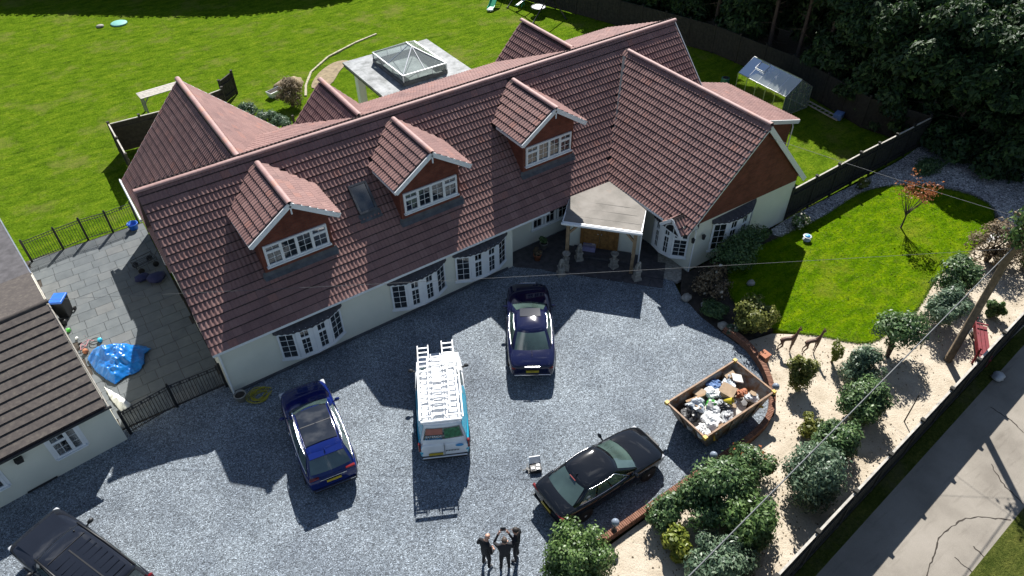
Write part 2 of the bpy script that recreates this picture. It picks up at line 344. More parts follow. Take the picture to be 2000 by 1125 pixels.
def skin(name, verts, edges, rad, mats, parent=None, sub=1, root=0):
    me = bpy.data.meshes.new(name); me.from_pydata([tuple(v) for v in verts], edges, []); o = ob(name, me, parent)
    o.modifiers.new('skin', 'SKIN')
    if sub: o.modifiers.new('sub', 'SUBSURF').levels = sub
    for i, r in enumerate(rad):
        sv = me.skin_vertices[0].data[i]; sv.radius = r if isinstance(r, tuple) else (r, r); sv.use_root = (i == root)
    bake(o)
    for m in (mats if isinstance(mats, (list, tuple)) else [mats]): o.data.materials.append(MAT[m] if isinstance(m, str) else m)
    o.data.polygons.foreach_set('use_smooth', [True]*len(o.data.polygons)); return o
def poly_sheet(name, pts, z, mat, kind='structure', thick=None):
    mb = MB()
    if thick: mb.prism(pts, z-thick, z)
    else: mb.add([(x, y, z) for x, y in pts], [tuple(range(len(pts)))])
    o = mb.build(name, mat)
    if kind: o['kind'] = kind
    return o
def smooth_loop(pts, n=4):
    out = []; N = len(pts)
    for i in range(N):
        p0, p1, p2, p3 = (V((*pts[(i+k) % N], 0)) for k in (-1, 0, 1, 2))
        for j in range(n):
            t = j/n; q = .5*((2*p1)+(p2-p0)*t+(2*p0-5*p1+4*p2-p3)*t*t+(3*p1-p0-3*p2+p3)*t**3); out.append((q.x, q.y))
    return out
def ccw(p):
    a = sum(p[i][0]*p[(i+1) % len(p)][1]-p[(i+1) % len(p)][0]*p[i][1] for i in range(len(p))); return p if a > 0 else p[::-1]

# ------------------------------------------------------------------ setting: ground, lawns, drive, beds, road
def bumpy(name, x0, x1, y0, y1, step, z, amp, mat, kind='structure'):
    nx, ny = int((x1-x0)/step)+1, int((y1-y0)/step)+1; X = np.linspace(x0, x1, nx); Y = np.linspace(y0, y1, ny); vs = []
    for j in range(ny):
        for i in range(nx):
            x, y = X[i], Y[j]; vs.append((x, y, z+amp*(math.sin(x*.9+math.sin(y*.6))*math.sin(y*.8+1)+.5*math.sin(x*2.3+y*1.7))))
    fs = [(j*nx+i, j*nx+i+1, (j+1)*nx+i+1, (j+1)*nx+i) for j in range(ny-1) for i in range(nx-1)]
    o = MB().add(vs, fs).build(name, mat, None, True); o['kind'] = kind; return o
poly_sheet('woodland_floor', ccw([(39.9, -4.5), (62, -12), (62, 40), (33.6, 40), (35.0, 27), (37.2, 19), (39.6, 11), (40.1, 5), (39.1, -1.4)]), .03, 'soil', thick=.3)
struct('ground', MB().add([(-700, -700, -.30), (700, -700, -.30), (700, 900, -.30), (-700, 900, -.30)], [(0, 1, 2, 3)]), 'rough_grass')
bumpy('lawn', -40, 60, 8.5, 78, 1.0, -.035, .025, 'lawn')
poly_sheet('side_lawn', ccw([(27.0, -4.9), (60, -4.9), (60, 8.6), (27.0, 8.6)]), -.03, 'lawn', thick=.3)
poly_sheet('yard', ccw([(-40, 0), (27.2, 0), (27.2, 8.6), (-40, 8.6)]), -.04, 'soil', thick=.3)
DRIVE = [(-30, 1.3), (20.4, 1.3), (20.4, -4.4), (19.5, -4.9), (18.95, -6.1), (18.78, -7.5), (18.85, -9.2), (18.72, -10.6), (18.25, -11.7), (17.4, -12.75), (16.2, -13.25), (15.0, -13.36), (7.1, -13.34), (6.2, -14.4), (5.4, -17.6), (-30, -21)]
poly_sheet('driveway', ccw(DRIVE), 0.0, 'gravel', thick=.3)
SAND = [(18.95, -9.75), (20.4, -10.1), (22.0, -11.35), (23.3, -12.75), (25.2, -12.95), (27.2, -12.75), (29.7, -12.1), (31.5, -12.0), (33.3, -11.9), (36.0, -11.9), (45, -15.0), (45, -15.2), (27.7, -16.2), (10.9, -17.84), (2.0, -18.8), (5.6, -16.5), (7.2, -13.6), (15.0, -13.4), (17.0, -13.1), (18.2, -12.0), (18.8, -10.6)]
poly_sheet('sand_bed', ccw(SAND), .05, 'sand', thick=.35)
FL = smooth_loop([(26.6, -5.9), (29.0, -6.0), (33.2, -5.9), (36.1, -7.5), (37.2, -9.6), (36.4, -11.0), (33.1, -11.9), (29.7, -12.05), (27.1, -12.75), (25.0, -12.95), (23.2, -12.75), (22.0, -11.4), (20.8, -10.1), (20.3, -8.6), (21.2, -6.9), (23.0, -5.8)], 5)
poly_sheet('front_lawn', ccw(FL), .075, 'front_lawn', thick=.3)
poly_sheet('planting_bed', ccw([(18.75, -9.7), (18.7, -7.6), (19.0, -6.0), (20.35, -4.7), (20.35, -5.1), (27.3, -5.1), (27.2, -6.3), (23, -6.4), (20.8, -8.2), (21.1, -10.0)]), .045, 'soil', thick=.3)
poly_sheet('pale_gravel_bed', ccw(smooth_loop([(26.2, -5.15), (31.0, -5.05), (33.8, -5.1), (37.4, -5.05), (41.0, -5.0), (45, -8), (46, -14), (42, -15.0), (37.6, -12.6), (34.0, -12.0), (36.6, -11.2), (37.5, -9.6), (36.4, -7.3), (33.6, -5.9), (31, -6.2), (28.2, -6.3), (26.6, -6.3)], 3)), .06, 'bed_gravel', thick=.3)
# lane: concrete slabs with open cracks between bays, verge beyond
lane = struct('road', MB().prism(ccw([(-40, -26.6), (-40, -22.6), (10.9, -18.1), (45, -14.7), (60, -13.4), (60, -18.4), (20.7, -20.75), (17.1, -21.0), (10, -21.9)]), -.32, -.02), 'road')
poly_sheet('verge', ccw([(-40, -26.55), (10, -21.85), (17.1, -20.95), (20.7, -20.7), (60, -18.35), (60, -60), (-40, -60)]), -.01, 'rough_grass', thick=.3)
poly_sheet('fence_margin', ccw([(5.3, -18.68), (10.9, -17.9), (45, -14.6), (60, -13.2), (60, -13.6), (45, -15.1), (10.9, -18.35), (5.3, -19.1)]), .015, 'rough_grass', thick=.3)
def crack(pts, w, nm='crack'):
    mb = MB(); rr = random.Random(len(pts)*7+int(pts[0][0]*10)); P = []
    for a, b in zip(pts[:-1], pts[1:]):
        n = max(2, int(math.hypot(b[0]-a[0], b[1]-a[1])/.12))
        for k in range(n): P.append((a[0]+(b[0]-a[0])*k/n+rr.uniform(-.03, .03), a[1]+(b[1]-a[1])*k/n+rr.uniform(-.03, .03)))
    P.append(pts[-1]); vs = []
    for i, p in enumerate(P):
        q = P[min(i+1, len(P)-1)]; o = P[max(i-1, 0)]; dx, dy = q[0]-o[0], q[1]-o[1]; L = math.hypot(dx, dy) or 1; ww = w*rr.uniform(.5, 1.3)
        vs += [(p[0]-dy/L*ww, p[1]+dx/L*ww, -.016), (p[0]+dy/L*ww, p[1]-dx/L*ww, -.016)]
    mb.add(vs, [(2*i, 2*i+1, 2*i+3, 2*i+2) for i in range(len(P)-1)]); return mb.build(nm, 'soil', lane)
for c_ in ([(15.95, -20.19), (17.52, -19.66), (17.99, -19.65), (18.78, -19.73), (19.33, -19.96), (20.13, -20.68)], [(15.0, -20.9), (15.95, -20.19)], [(18.17, -20.45), (18.08, -20.93)], [(17.31, -20.33), (17.27, -20.96)], [(21.75, -19.06), (21.29, -19.78), (21.07, -20.62)], [(24.26, -17.66), (24.3, -18.44), (24.1, -19.04)]):
    crack(c_, .022)

# ------------------------------------------------------------------ the house
house = thing('house', 'long cream rendered house with red tiled roofs and three dormers', 'house', (0, 0, 0))
YR, ZR, ZE, XL = 4.76, 7.21, 2.50, 27.68
KF = (ZR-ZE)/YR; KB = .415
YK, K1 = 1.57, math.tan(R(42.4)); K2 = (ZR-ZE-K1*YK)/(YR-YK)      # bell-cast front slope: flatter over the lowest six courses
zF = lambda x, y: ZE+K1*y if y < YK else ZE+K1*YK+K2*(y-YK)
zB = lambda x, y: ZR-KB*(y-YR)
zWL = lambda x, y: 7.18-(3.97-x)*1.042
zWR = lambda x, y: 7.18-(x-3.97)*.97
zRL = lambda x, y: 6.80-(23.78-x)*.981
zRR = lambda x, y: 6.80-(x-23.78)*1.05
DC = [4.48, 10.54, 16.85]; DZ = 7.06; KD = .68
zD = lambda c: (lambda x, y: DZ-abs(x-c)*KD)
GB = [(9.57, 6.95, 9.84), (21.40, 6.98, 10.0)]; KG = 1.06
zG = lambda g: (lambda x, y: g[1]-abs(x-g[0])*KG)
# walls as solid blocks
def block(name, prof, axis, a, b, mat, parent=house):
    mb = MB()
    if axis == 'x': mb.extrude([(a, y, z) for y, z in prof], (b-a, 0, 0))
    else: mb.extrude([(x, a, z) for x, z in prof], (0, b-a, 0))
    return mb.build(name, mat, parent)
block('wall', [(.1, 0), (.1, 2.44), (YK, zF(0, YK)-.16), (4.76, 7.0), (4.84, 6.9), (4.84, 0)], 'x', .17, 4.3, 'render')
block('wall', [(.1, 0), (.1, 2.44), (YK, zF(0, YK)-.16), (4.76, 7.0), (9.6, 4.95), (9.6, 0)], 'x', 4.3, 13.86, 'render')
block('wall', [(1.0, 0), (1.0, 3.2), (YK, zF(0, YK)-.16), (4.76, 7.0), (9.6, 4.95), (9.6, 0)], 'x', 13.86, 27.42, 'render')
block('wall', [(.25, 0), (.25, 3.15), (3.97, 7.03), (7.85, 3.25), (7.85, 0)], 'y', 4.8, 13.08, 'render')
block('wall', [(20.42, 0), (20.42, 3.35), (23.78, 6.65), (27.38, 2.88), (27.38, 0)], 'y', -4.98, 1.4, 'render')
for gx, gz, gy in GB: block('wall', [(gx-1.45, 4.4), (gx-1.45, gz-1.65), (gx, gz-.13), (gx+1.45, gz-1.65), (gx+1.45, 4.4)], 'y', 6.2, gy-.25, 'brick')
block('wall', [(27.4, 0), (27.4, 3.82), (31.75, 2.48), (31.75, 0)], 'y', -1.15, 4.0, 'brick')
# brick gable cladding, standing proud of the render, with a rendered plinth band below
MB().extrude([(20.5, -4.985, 2.78), (27.3, -4.985, 2.52), (27.3, -4.985, 2.95), (23.78, -4.985, 6.63), (20.5, -4.985, 3.4)], (0, -.05, 0)).build('brick_gable', 'brick', house)
MB().box((6.9, .06, .06), (13.3, .06, .12)).build('plinth', 'lead', house)
# dormers
for c in DC:
    pr = [(c-1.45, 3.95), (c-1.45, DZ-1.45*KD-.1), (c, DZ-.1), (c+1.45, DZ-1.45*KD-.1), (c+1.45, 3.95)]
    block('dormer_wall', pr, 'y', 1.45, 4.3, 'brick')
    z0 = zF(0, 1.45)
    a = MB().add([(c-1.55, 1.46, z0+.22), (c+1.55, 1.46, z0+.22), (c+1.6, 1.40, zF(0, 1.40)+.10), (c-1.6, 1.40, zF(0, 1.40)+.10), (c-1.55, 1.27, zF(0, 1.27)+.085), (c+1.55, 1.27, zF(0, 1.27)+.085)], [(3, 2, 1, 0), (4, 5, 2, 3)])
    o = a.build('lead_apron', 'lead', house); s_ = o.modifiers.new('solid', 'SOLIDIFY'); s_.thickness = .02
    for s in (-1, 1):
        MB().bar((c, .97, DZ-.10), (c+s*1.80, .97, DZ-1.80*KD-.10), .05, .20).build('bargeboard', 'white', house)
        MB().bar((c+s*1.78, .98, DZ-1.78*KD-.12), (c+s*1.78, 3.05, DZ-1.78*KD-.12), .10, .12).build('gutter', 'white', house)
        MB().add([(c+s*1.45, .99, DZ-1.45*KD-.12), (c+s*1.75, .99, DZ-1.75*KD-.12), (c+s*1.75, 3.2, DZ-1.75*KD-.12), (c+s*1.45, 3.4, DZ-1.45*KD-.12)], [(0, 1, 2, 3)]).build('soffit', 'white', house)
    MB().bar((c, .96, DZ-.22), (c, .96, DZ-.50), .05, .05).build('finial', 'white', house)
# roof: boarding under the tiles
def pl(*pts): return [V(p)-V((0, 0, .07)) for p in pts]
rb = MB()
for P in (*[pl((0, YR*k/8, zF(0, YR*k/8)), (XL, YR*k/8, zF(0, YR*k/8)), (XL, YR*(k+1)/8, zF(0, YR*(k+1)/8)), (0, YR*(k+1)/8, zF(0, YR*(k+1)/8))) for k in range(0)], pl((0, 0, ZE), (XL, 0, ZE), (XL, YK, zF(0, YK)), (0, YK, zF(0, YK))), pl((0, YK, zF(0, YK)), (XL, YK, zF(0, YK)), (XL, YR, ZR), (0, YR, ZR)),
          pl((0, YR, ZR), (4.1, YR, ZR), (4.1, 9.2, 2.6), (0, 9.2, 2.6)),
          pl((3.95, YR, ZR), (XL, YR, ZR), (XL, 9.81, zB(0, 9.81)), (3.95, 9.81, zB(0, 9.81))),
          pl((.1, 4.7, zWL(.1, 0)), (3.97, 4.7, 7.18), (3.97, 13.34, 7.18), (.1, 13.34, zWL(.1, 0))),
          pl((3.97, 4.7, 7.18), (8.03, 9.7, zWR(8.03, 0)), (8.03, 13.34, zWR(8.03, 0)), (3.97, 13.34, 7.18)),
          pl((19.65, -5.18, zRL(19.65, 0)), (23.78, -5.18, 6.8), (23.78, 4.06, 6.8), (19.65, .2, zRL(19.65, 0))),
          pl((23.78, -5.18, 6.8), (27.75, -5.18, zRR(27.75, 0)), (27.75, .1, zRR(27.75, 0)), (23.78, 4.06, 6.8)),
          pl((27.4, -1.3, 3.98), (32.15, -1.3, 2.55), (32.15, 4.15, 2.55), (27.4, 4.15, 3.98))):
    rb.extrude(P, (0, 0, -.05))
for c in DC:
    for s in (-1, 1): rb.extrude(pl((c, .95, DZ), (c+s*1.75, .95, DZ-1.75*KD), (c+s*1.75, 3.2, DZ-1.75*KD), (c, 4.36, DZ)), (0, 0, -.04))
for g in GB:
    for s in (-1, 1): rb.extrude(pl((g[0], 5.6, g[1]), (g[0]+s*1.75, 9.9, g[1]-1.75*KG), (g[0]+s*1.75, g[2], g[1]-1.75*KG), (g[0], g[2], g[1])), (0, 0, -.04))
roof = rb.build('roof', 'underlay', house)
# tiles: double roll profile, laid course by course; one mesh shared by the nearest 300, the rest joined
TW, TG = .34, .345
def tile_geo():
    xs = [(o+a-.17, z) for o in (0, .17) for a, z in ((0, 0), (.038, 0), (.070, .019), (.103, .026), (.138, .019))]+[(.17, 0)]
    n = len(xs)
    v = [(x, TG/2+.04, z+.004) for x, z in xs]+[(x, TG/2-.062, z+.015) for x, z in xs]+[(x, -TG/2-.02, z+.048) for x, z in xs]+[(x, -TG/2-.012, z+.012) for x, z in xs]
    f = [(i, n+i, n+i+1, i+1) for i in range(n-1)] + [(n+i, 2*n+i, 2*n+i+1, n+i+1) for i in range(n-1)] + [(2*n+i, 3*n+i, 3*n+i+1, 2*n+i+1) for i in range(n-1)]
    return np.array(v), f
TV, TF = tile_geo()
TME = bpy.data.meshes.new('roof_tile'); TME.from_pydata([tuple(v) for v in TV], [], [tuple(reversed(f)) for f in TF]); TME.materials.append(MAT['tile']); TME.materials.append(MAT['tile_shade']); NXT = len(TF)//3; TMI = [1]*NXT+[0]*NXT+[1]*NXT; TME.polygons.foreach_set('material_index', TMI); smooth_by_angle(TME, 50)
tiles = []        # (distance, matrix columns, origin)
def lay(O, U, Vd, wid, length, keep):
    O, U, Vd = V(O), V(U).normalized(), V(Vd).normalized(); N = U.cross(Vd)
    nu, nv = int(round(wid/TW)), int(length/TG)+1
    for j in range(nv):
        for i in range(nu):
            p = O+U*(TW*(i+.5))+Vd*(TG*(j+.5)-.03)
            if TG*(j+.5) > length or not keep(p.x, p.y, p.z): continue
            jit = V((random.uniform(-.004, .004), 0, random.uniform(-.004, .004)))
            tiles.append(((p-CAMLOC).length, U, Vd, N, p+jit))
sl = lambda k: math.sqrt(1+k*k)
def kF(x, y, z):
    for c in DC:
        if zD(c)(x, y) > z+.06 and ((y > 3.1 and abs(x-c) < 1.75) or (y > 1.6 and abs(x-c) < 1.36)): return False
    if 7.55 < x < 8.25 and 2.2 < y < 2.95: return False
    if x > 19.65 and max(min(zRL(x, y), zRR(x, y)), 0) > z+.03: return False
    return True
yy_ = -.02; sN = 0
while yy_ < YR-.1:
    k_ = (zF(0, max(yy_, 0)+.15)-zF(0, max(yy_, 0)))/.15; lay((0, yy_, zF(0, max(yy_, 0))), (1, 0, 0), (0, 1, k_), XL, TG, kF); yy_ += TG/sl(k_)
def kBk(x, y, z):
    if x < 8.1 and zWR(x, y) > z+.03: return False
    return not any(abs(x-g[0]) < 1.8 and zG(g)(x, y) > z+.03 for g in GB)
lay((XL, 9.83, zB(0, 9.83)), (-1, 0, 0), (0, -1, KB), XL-3.9, 5.2*sl(KB), kBk)
lay((.08, 13.34, zWL(.08, 0)), (0, -1, 0), (1, 0, 1.042), 8.64, 3.89*sl(1.042), lambda x, y, z: True)
lay((8.05, 4.7, zWR(8.05, 0)), (0, 1, 0), (-1, 0, .97), 8.64, 4.08*sl(.97), lambda x, y, z: y > 9.8 or zB(x, y) < z+.04)
lay((19.63, 4.2, zRL(19.63, 0)), (0, -1, 0), (1, 0, .981), 9.38, 4.15*sl(.981), lambda x, y, z: zF(x, y) < z+.05 and not (3.26-abs(y+4.5) > z+.02))
lay((27.77, -5.18, zRR(27.77, 0)), (0, 1, 0), (-1, 0, 1.05), 9.3, 3.98*sl(1.05), lambda x, y, z: zF(x, y) < z+.05)
lay((32.18, -1.3, 2.55), (0, 1, 0), (-1, 0, .301), 5.45, 4.6*sl(.301), lambda x, y, z: x > 27.5)
for c in DC:
    lay((c-1.78, 4.45, DZ-1.78*KD), (0, -1, 0), (1, 0, KD), 3.5, 1.78*sl(KD), lambda x, y, z: zF(x, y) < z+.05)
    lay((c+1.78, .95, DZ-1.78*KD), (0, 1, 0), (-1, 0, KD), 3.5, 1.78*sl(KD), lambda x, y, z: zF(x, y) < z+.05)
for g in GB:
    lay((g[0]-1.75, g[2], g[1]-1.75*KG), (0, -1, 0), (1, 0, KG), 4.4, 1.75*sl(KG), lambda x, y, z: zB(x, y) < z+.04)
    lay((g[0]+1.75, g[2]-4.4, g[1]-1.75*KG), (0, 1, 0), (-1, 0, KG), 4.4, 1.75*sl(KG), lambda x, y, z: zB(x, y) < z+.04)
lay((19.32, -4.5-.58, 2.70), (1, 0, 0), (0, 1, 1.0), 1.8, .58*sl(1.0), lambda x, y, z: zRL(x, y) < z+.04)
lay((21.12, -4.5+.58, 2.70), (-1, 0, 0), (0, -1, 1.0), 1.8, .58*sl(1.0), lambda x, y, z: zRL(x, y) < z+.04)
tiles.sort(key=lambda t: t[0])
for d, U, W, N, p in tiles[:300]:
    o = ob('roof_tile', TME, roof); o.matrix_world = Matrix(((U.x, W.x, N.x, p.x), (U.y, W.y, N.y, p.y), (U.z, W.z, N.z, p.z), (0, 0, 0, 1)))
def join_tiles(name, lst, parent):
    n = len(TV); A = np.array([[list(U), list(W), list(N)] for _, U, W, N, _ in lst]); P = np.array([list(p) for *_, p in lst])
    VV = np.einsum('vk,tkx->tvx', TV, A)+P[:, None, :]; F = np.array(TF)[:, ::-1]; FF = (F[None]+(np.arange(len(lst))*n)[:, None, None]).reshape(-1, 4)
    me = bpy.data.meshes.new(name); me.from_pydata(VV.reshape(-1, 3).tolist(), [], FF.tolist()); me.materials.append(MAT['tile']); me.materials.append(MAT['tile_shade']); me.polygons.foreach_set('material_index', TMI*len(lst)); smooth_by_angle(me, 50)
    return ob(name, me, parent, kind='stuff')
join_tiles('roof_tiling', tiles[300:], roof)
# half-round ridge tiles
def ridge_mesh():
    mb = MB(); n = 8; vs = []
    for y, r in ((-.228, .130), (-.05, .129), (.05, .129), (.228, .130)):
        vs += [(r*math.cos(math.pi*k/n), y, r*.8*math.sin(math.pi*k/n)) for k in range(n+1)]
    m = n+1; fs = [(j*m+k, j*m+k+1, (j+1)*m+k+1, (j+1)*m+k) for j in range(3) for k in range(n)]
    return mb.add(vs, fs).mesh('ridge_tile', 'ridge', True)
RME = ridge_mesh()
def ridge_line(a, b):
    a, b = V(a), V(b); L = (b-a).length; n = max(1, round(L/.45)); d = (b-a)/L; x = d.cross(V((0, 0, 1))).normalized(); z = x.cross(d)
    for i in range(n):
        p = a+d*(L*(i+.5)/n)+z*random.uniform(-.003, .003); o = ob('ridge_tile', RME, roof)
        s = L/n/.45; o.matrix_world = Matrix(((x.x, d.x*s, z.x, p.x), (x.y, d.y*s, z.y, p.y), (x.z, d.z*s, z.z, p.z), (0, 0, 0, 1)))
ridge_line((-.05, YR, ZR), (XL+.05, YR, ZR)); ridge_line((3.97, 13.40, 7.19), (3.97, 4.8, 7.19)); ridge_line((23.78, -5.24, 6.81), (23.78, 4.0, 6.81))
for c in DC: ridge_line((c, .88, DZ+.01), (c, 4.3, DZ+.01))
for g in GB: ridge_line((g[0], g[2]+.05, g[1]+.01), (g[0], 5.6, g[1]+.01))
# verge undercloak, bargeboards, fascia, gutters, downpipes
def barge(a, b, w=.04, h=.2, nm='bargeboard', m='white'): MB().bar(a, b, w, h, upv=(0, 0, 1)).build(nm, m, house)
barge((23.78, -5.2, 6.66), (19.72, -5.2, 6.66-4.06*.981), .05, .24); barge((23.78, -5.2, 6.66), (27.72, -5.2, 6.66-3.94*1.05), .05, .24)
barge((0.03, .0, ZE-.12), (0.03, YK, zF(0, YK)-.12), .04, .12, 'verge_board', 'underlay'); barge((0.03, YK, zF(0, YK)-.12), (0.03, YR, ZR-.12), .04, .12, 'verge_board', 'underlay'); barge((XL, 1.8, zF(0, 1.8)-.12), (XL, YR, ZR-.12), .04, .18)
barge((27.7, -1.32, 3.82), (32.12, -1.32, 2.50), .05, .22); barge((3.97, 13.36, 7.05), (.12, 13.36, 3.04)); barge((3.97, 13.36, 7.05), (8.0, 13.36, 3.15))
def gutter(a, b):
    a, b = V(a), V(b); mb = MB(); mb.tube([a, b], .055, 8); mb.bar(a+V((0, 0, .05)), b+V((0, 0, .05)), .05, .10); return mb.build('gutter', 'white', house)
gutter((0, -.03, 2.40), (15.9, -.03, 2.40)); gutter((-.06, 9.4, 3.04), (-.06, 13.4, 3.04)); gutter((19.6, -.05, 2.62), (19.6, -3.75, 2.62)); gutter((32.2, -1.3, 2.46), (32.2, 4.1, 2.46)); gutter((27.8, -5.1, 2.50), (27.8, -.5, 2.50)); gutter((6.0, 9.84, 4.9), (XL, 9.84, 4.9))
MB().box((10.2, .05, 2.41), (19.4, .10, .05)).build('soffit', 'white', house); MB().box((17.0, .52, 2.42), (6.3, .95, .04)).build('soffit', 'white', house)
def pipe(pts): MB().tube(pts, .036, 8).build('downpipe', 'white', house)
pipe([(.22, .02, 2.36), (.22, .03, .02)]); pipe([(20.30, -4.55, 2.6), (20.42, -5.06, 2.42), (20.42, -5.06, .05)]); pipe([(31.85, -1.1, 2.45), (31.85, -1.22, 2.2), (31.85, -1.22, .0)]); pipe([(.10, 9.9, 3.0), (.17, 9.9, 2.7), (.17, 9.9, 0)])
# windows
def window(P, U, w, h, lights, nm='window', parent=house, depth=.07, sill=True):
    """P lower left corner, U unit vector along the sill, outward normal U x Z"""
    P, U = V(P), V(U).normalized(); N = U.cross(V((0, 0, 1))); Mx = Matrix((U, -N, V((0, 0, 1)))).transposed()
    fr = MB(); t = .055
    def b(x0, x1, z0, z1, o0, o1, mb): mb.box(P+U*((x0+x1)/2)+V((0, 0, (z0+z1)/2))+N*((o0+o1)/2), (x1-x0, abs(o1-o0), z1-z0), M=Mx)
    b(0, w, 0, t, 0, depth, fr); b(0, w, h-t, h, 0, depth, fr); b(0, t, t, h-t, 0, depth, fr); b(w-t, w, t, h-t, 0, depth, fr)
    if sill: b(-.05, w+.05, -.05, 0, 0, depth+.07, fr)
    root = None; cells = []
    n = len(lights); x = t
    iw = (w-2*t-(n-1)*t); tot = sum(l[0] for l in lights); edges = []
    for k, (fw_, kind, nx, nz) in enumerate(lights):
        lw = iw*fw_/tot
        if kind == 's':
            zt = h-t-(h-2*t)*.30; b(x, x+lw, zt-.025, zt+.025, 0, depth, fr); cells += [(x, x+lw, t, zt-.025, nx, nz), (x, x+lw, zt+.025, h-t, nx, 1)]
        else: cells.append((x, x+lw, t, h-t, nx, nz))
        x += lw
        if k < n-1: b(x, x+t, t, h-t, 0, depth, fr); x += t
    root = fr.build(nm, 'white', parent)
    for (x0, x1, z0, z1, nx, nz) in cells:
        gp = MB(); sash = MB(); s = .03
        for q in ((x0, x0+s, z0, z1), (x1-s, x1, z0, z1), (x0+s, x1-s, z0, z0+s), (x0+s, x1-s, z1-s, z1)): b(*q, .01, depth+.012, sash)
        sash.build('sash', 'white', root)
        b(x0+s, x1-s, z0+s, z1-s, .005, .03, gp); gp.build('pane', 'glass', root)
        bars = MB()
        for i in range(1, nx): xx = x0+s+(x1-x0-2*s)*i/nx; b(xx-.009, xx+.009, z0+s, z1-s, .031, .042, bars)
        for i in range(1, nz): zz = z0+s+(z1-z0-2*s)*i/nz; b(x0+s, x1-s, zz-.009, zz+.009, .031, .040, bars)
        if bars.v: bars.build('glazing_bars', 'white', root)
    return root
for c in DC: window((c-1.30, 1.45, 4.30), (1, 0, 0), 2.60, .98, [(1, 's', 2, 2), (1, 'f', 2, 3), (1, 'f', 2, 3), (1, 's', 2, 2)])
def bow(x0, x1, y, proj, z0, z1, U=(1, 0, 0), org=None, arch=False):
    """shallow four-facet bow window on a wall line"""
    U = V(U).normalized(); N = U.cross(V((0, 0, 1))); O = V(org) if org else V((0, y, 0)); W = x1-x0; K = [0, .235, .5, .765, 1]; pj = [0, .82, 1, .82, 0]
    pts = [O+U*(x0+W*k)+N*(proj*p+.02) for k, p in zip(K, pj)]
    base = MB(); inner = [O+U*(x0)-N*.05, O+U*x1-N*.05]
    def slabz(a, b, ex): 
        poly = [p+(p-(O+U*(x0+W/2)-N*.3)).normalized()*ex for p in pts]; base.extrude([V((p.x, p.y, a)) for p in [inner[0]]+poly+[inner[1]]], (0, 0, b-a))
    slabz(z0-.10, z0, .08); root = base.build('bay_window', 'white', house); base = MB()
    poly_ = [p+(p-(O+U*(x0+W/2)-N*.3)).normalized()*.05 for p in pts]; base.extrude([V((p.x, p.y, z1)) for p in [inner[0]]+poly_+[inner[1]]], (0, 0, .06)).build('bay_head', 'white', root)
    for k in range(4):
        a, b = pts[k], pts[k+1]; L = (b-a).length; 
        if k in (0, 3): window((a.x, a.y, z0), (b-a), L, z1-z0, [(1, 'f' if not arch else 's', 2, 4)], 'bay_light', root, .05, False)
        else: window((a.x, a.y, z0), (b-a), L, z1-z0, [(.16, 'f', 1, 1), (1, 's', 2, 3), (.16, 'f', 1, 1)], 'bay_light', root, .05, False)
    # scalloped slate canopy above
    cp = MB(); top = [O+U*(x0-.12), O+U*(x1+.12)]; out = [p+(p-(O+U*(x0+W/2)-N*.3)).normalized()*.13 for p in pts]
    n = 26; rim = []
    for i in range(n+1):
        t = i/n*4; k = min(3, int(t)); q = out[k].lerp(out[k+1], t-k); rim.append(V((q.x, q.y, z1+.07-.045*(i % 2))))
    up_ = [V((*(O+U*(x0-.12+(W+.24)*i/n)+N*.01).xy, z1+.22)) for i in range(n+1)]
    vs = rim+up_+[v-V((0, 0, .04)) for v in rim]
    fs = [(i, i+1, n+2+i, n+1+i) for i in range(n)]+[(2*(n+1)+i, 2*(n+1)+i+1, i+1, i) for i in range(n)]
    cp.add(vs, fs).build('bay_canopy', 'scallop', house)
    return root
bow(2.45, 5.15, .1, .36, .66, 2.08); bow(7.5, 10.15, .1, .36, .66, 2.10); bow(10.72, 13.42, .1, .36, .66, 2.10)
bow(21.6, 24.35, -4.98, .40, .75, 2.35)
window((15.6, 1.0, .86), (1, 0, 0), 2.2, 1.0, [(1, 'f', 2, 2), (.22, 'f', 1, 1), (1, 'f', 2, 2), (.22, 'f', 1, 1), (1, 'f', 2, 2)])
bow(2.55, 4.75, 0, .62, .72, 2.25, (0, -1, 0), (20.42, 0, 0), True)
# gablet over the side bay, with an arched head light
gb = MB(); gb.extrude([(19.62, -3.85, 2.66), (19.62, -5.15, 2.66), (19.62, -4.5, 3.16)], (.8, 0, 0)); gb.build('gablet_wall', 'render', house)
for s in (-1, 1): barge((19.32, -4.5, 3.20), (19.32, -4.5+s*.66, 2.56), .04, .14)
bld = MB(); bld.extrude([(19.34, -4.5, 3.22), (19.34, -5.1, 2.62), (20.5, -5.1, 2.62), (21.2, -4.5, 3.22)], (0, 0, -.04)); bld.extrude([(19.34, -4.5, 3.22), (19.34, -3.9, 2.62), (20.5, -3.9, 2.62), (21.2, -4.5, 3.22)], (0, 0, -.04)); bld.build('gablet_roof', 'underlay', house)
ar = MB(); ar.extrude([(19.60, -4.5+.5*math.cos(a), 2.36+.38*math.sin(a)) for a in [math.pi*k/12 for k in range(13)]], (-.05, 0, 0)); ar.build('arched_light', 'glass', house)
ar = MB(); ar.tube([(19.57, -4.5+.53*math.cos(a), 2.36+.41*math.sin(a)) for a in [math.pi*k/12 for k in range(13)]], .035, 6); ar.bar((19.55, -4.5, 2.36), (19.55, -4.5, 2.75), .03, .03); ar.bar((19.56, -5.0, 2.33), (19.56, -4.0, 2.33), .05, .06); ar.build('arch_frame', 'white', house)
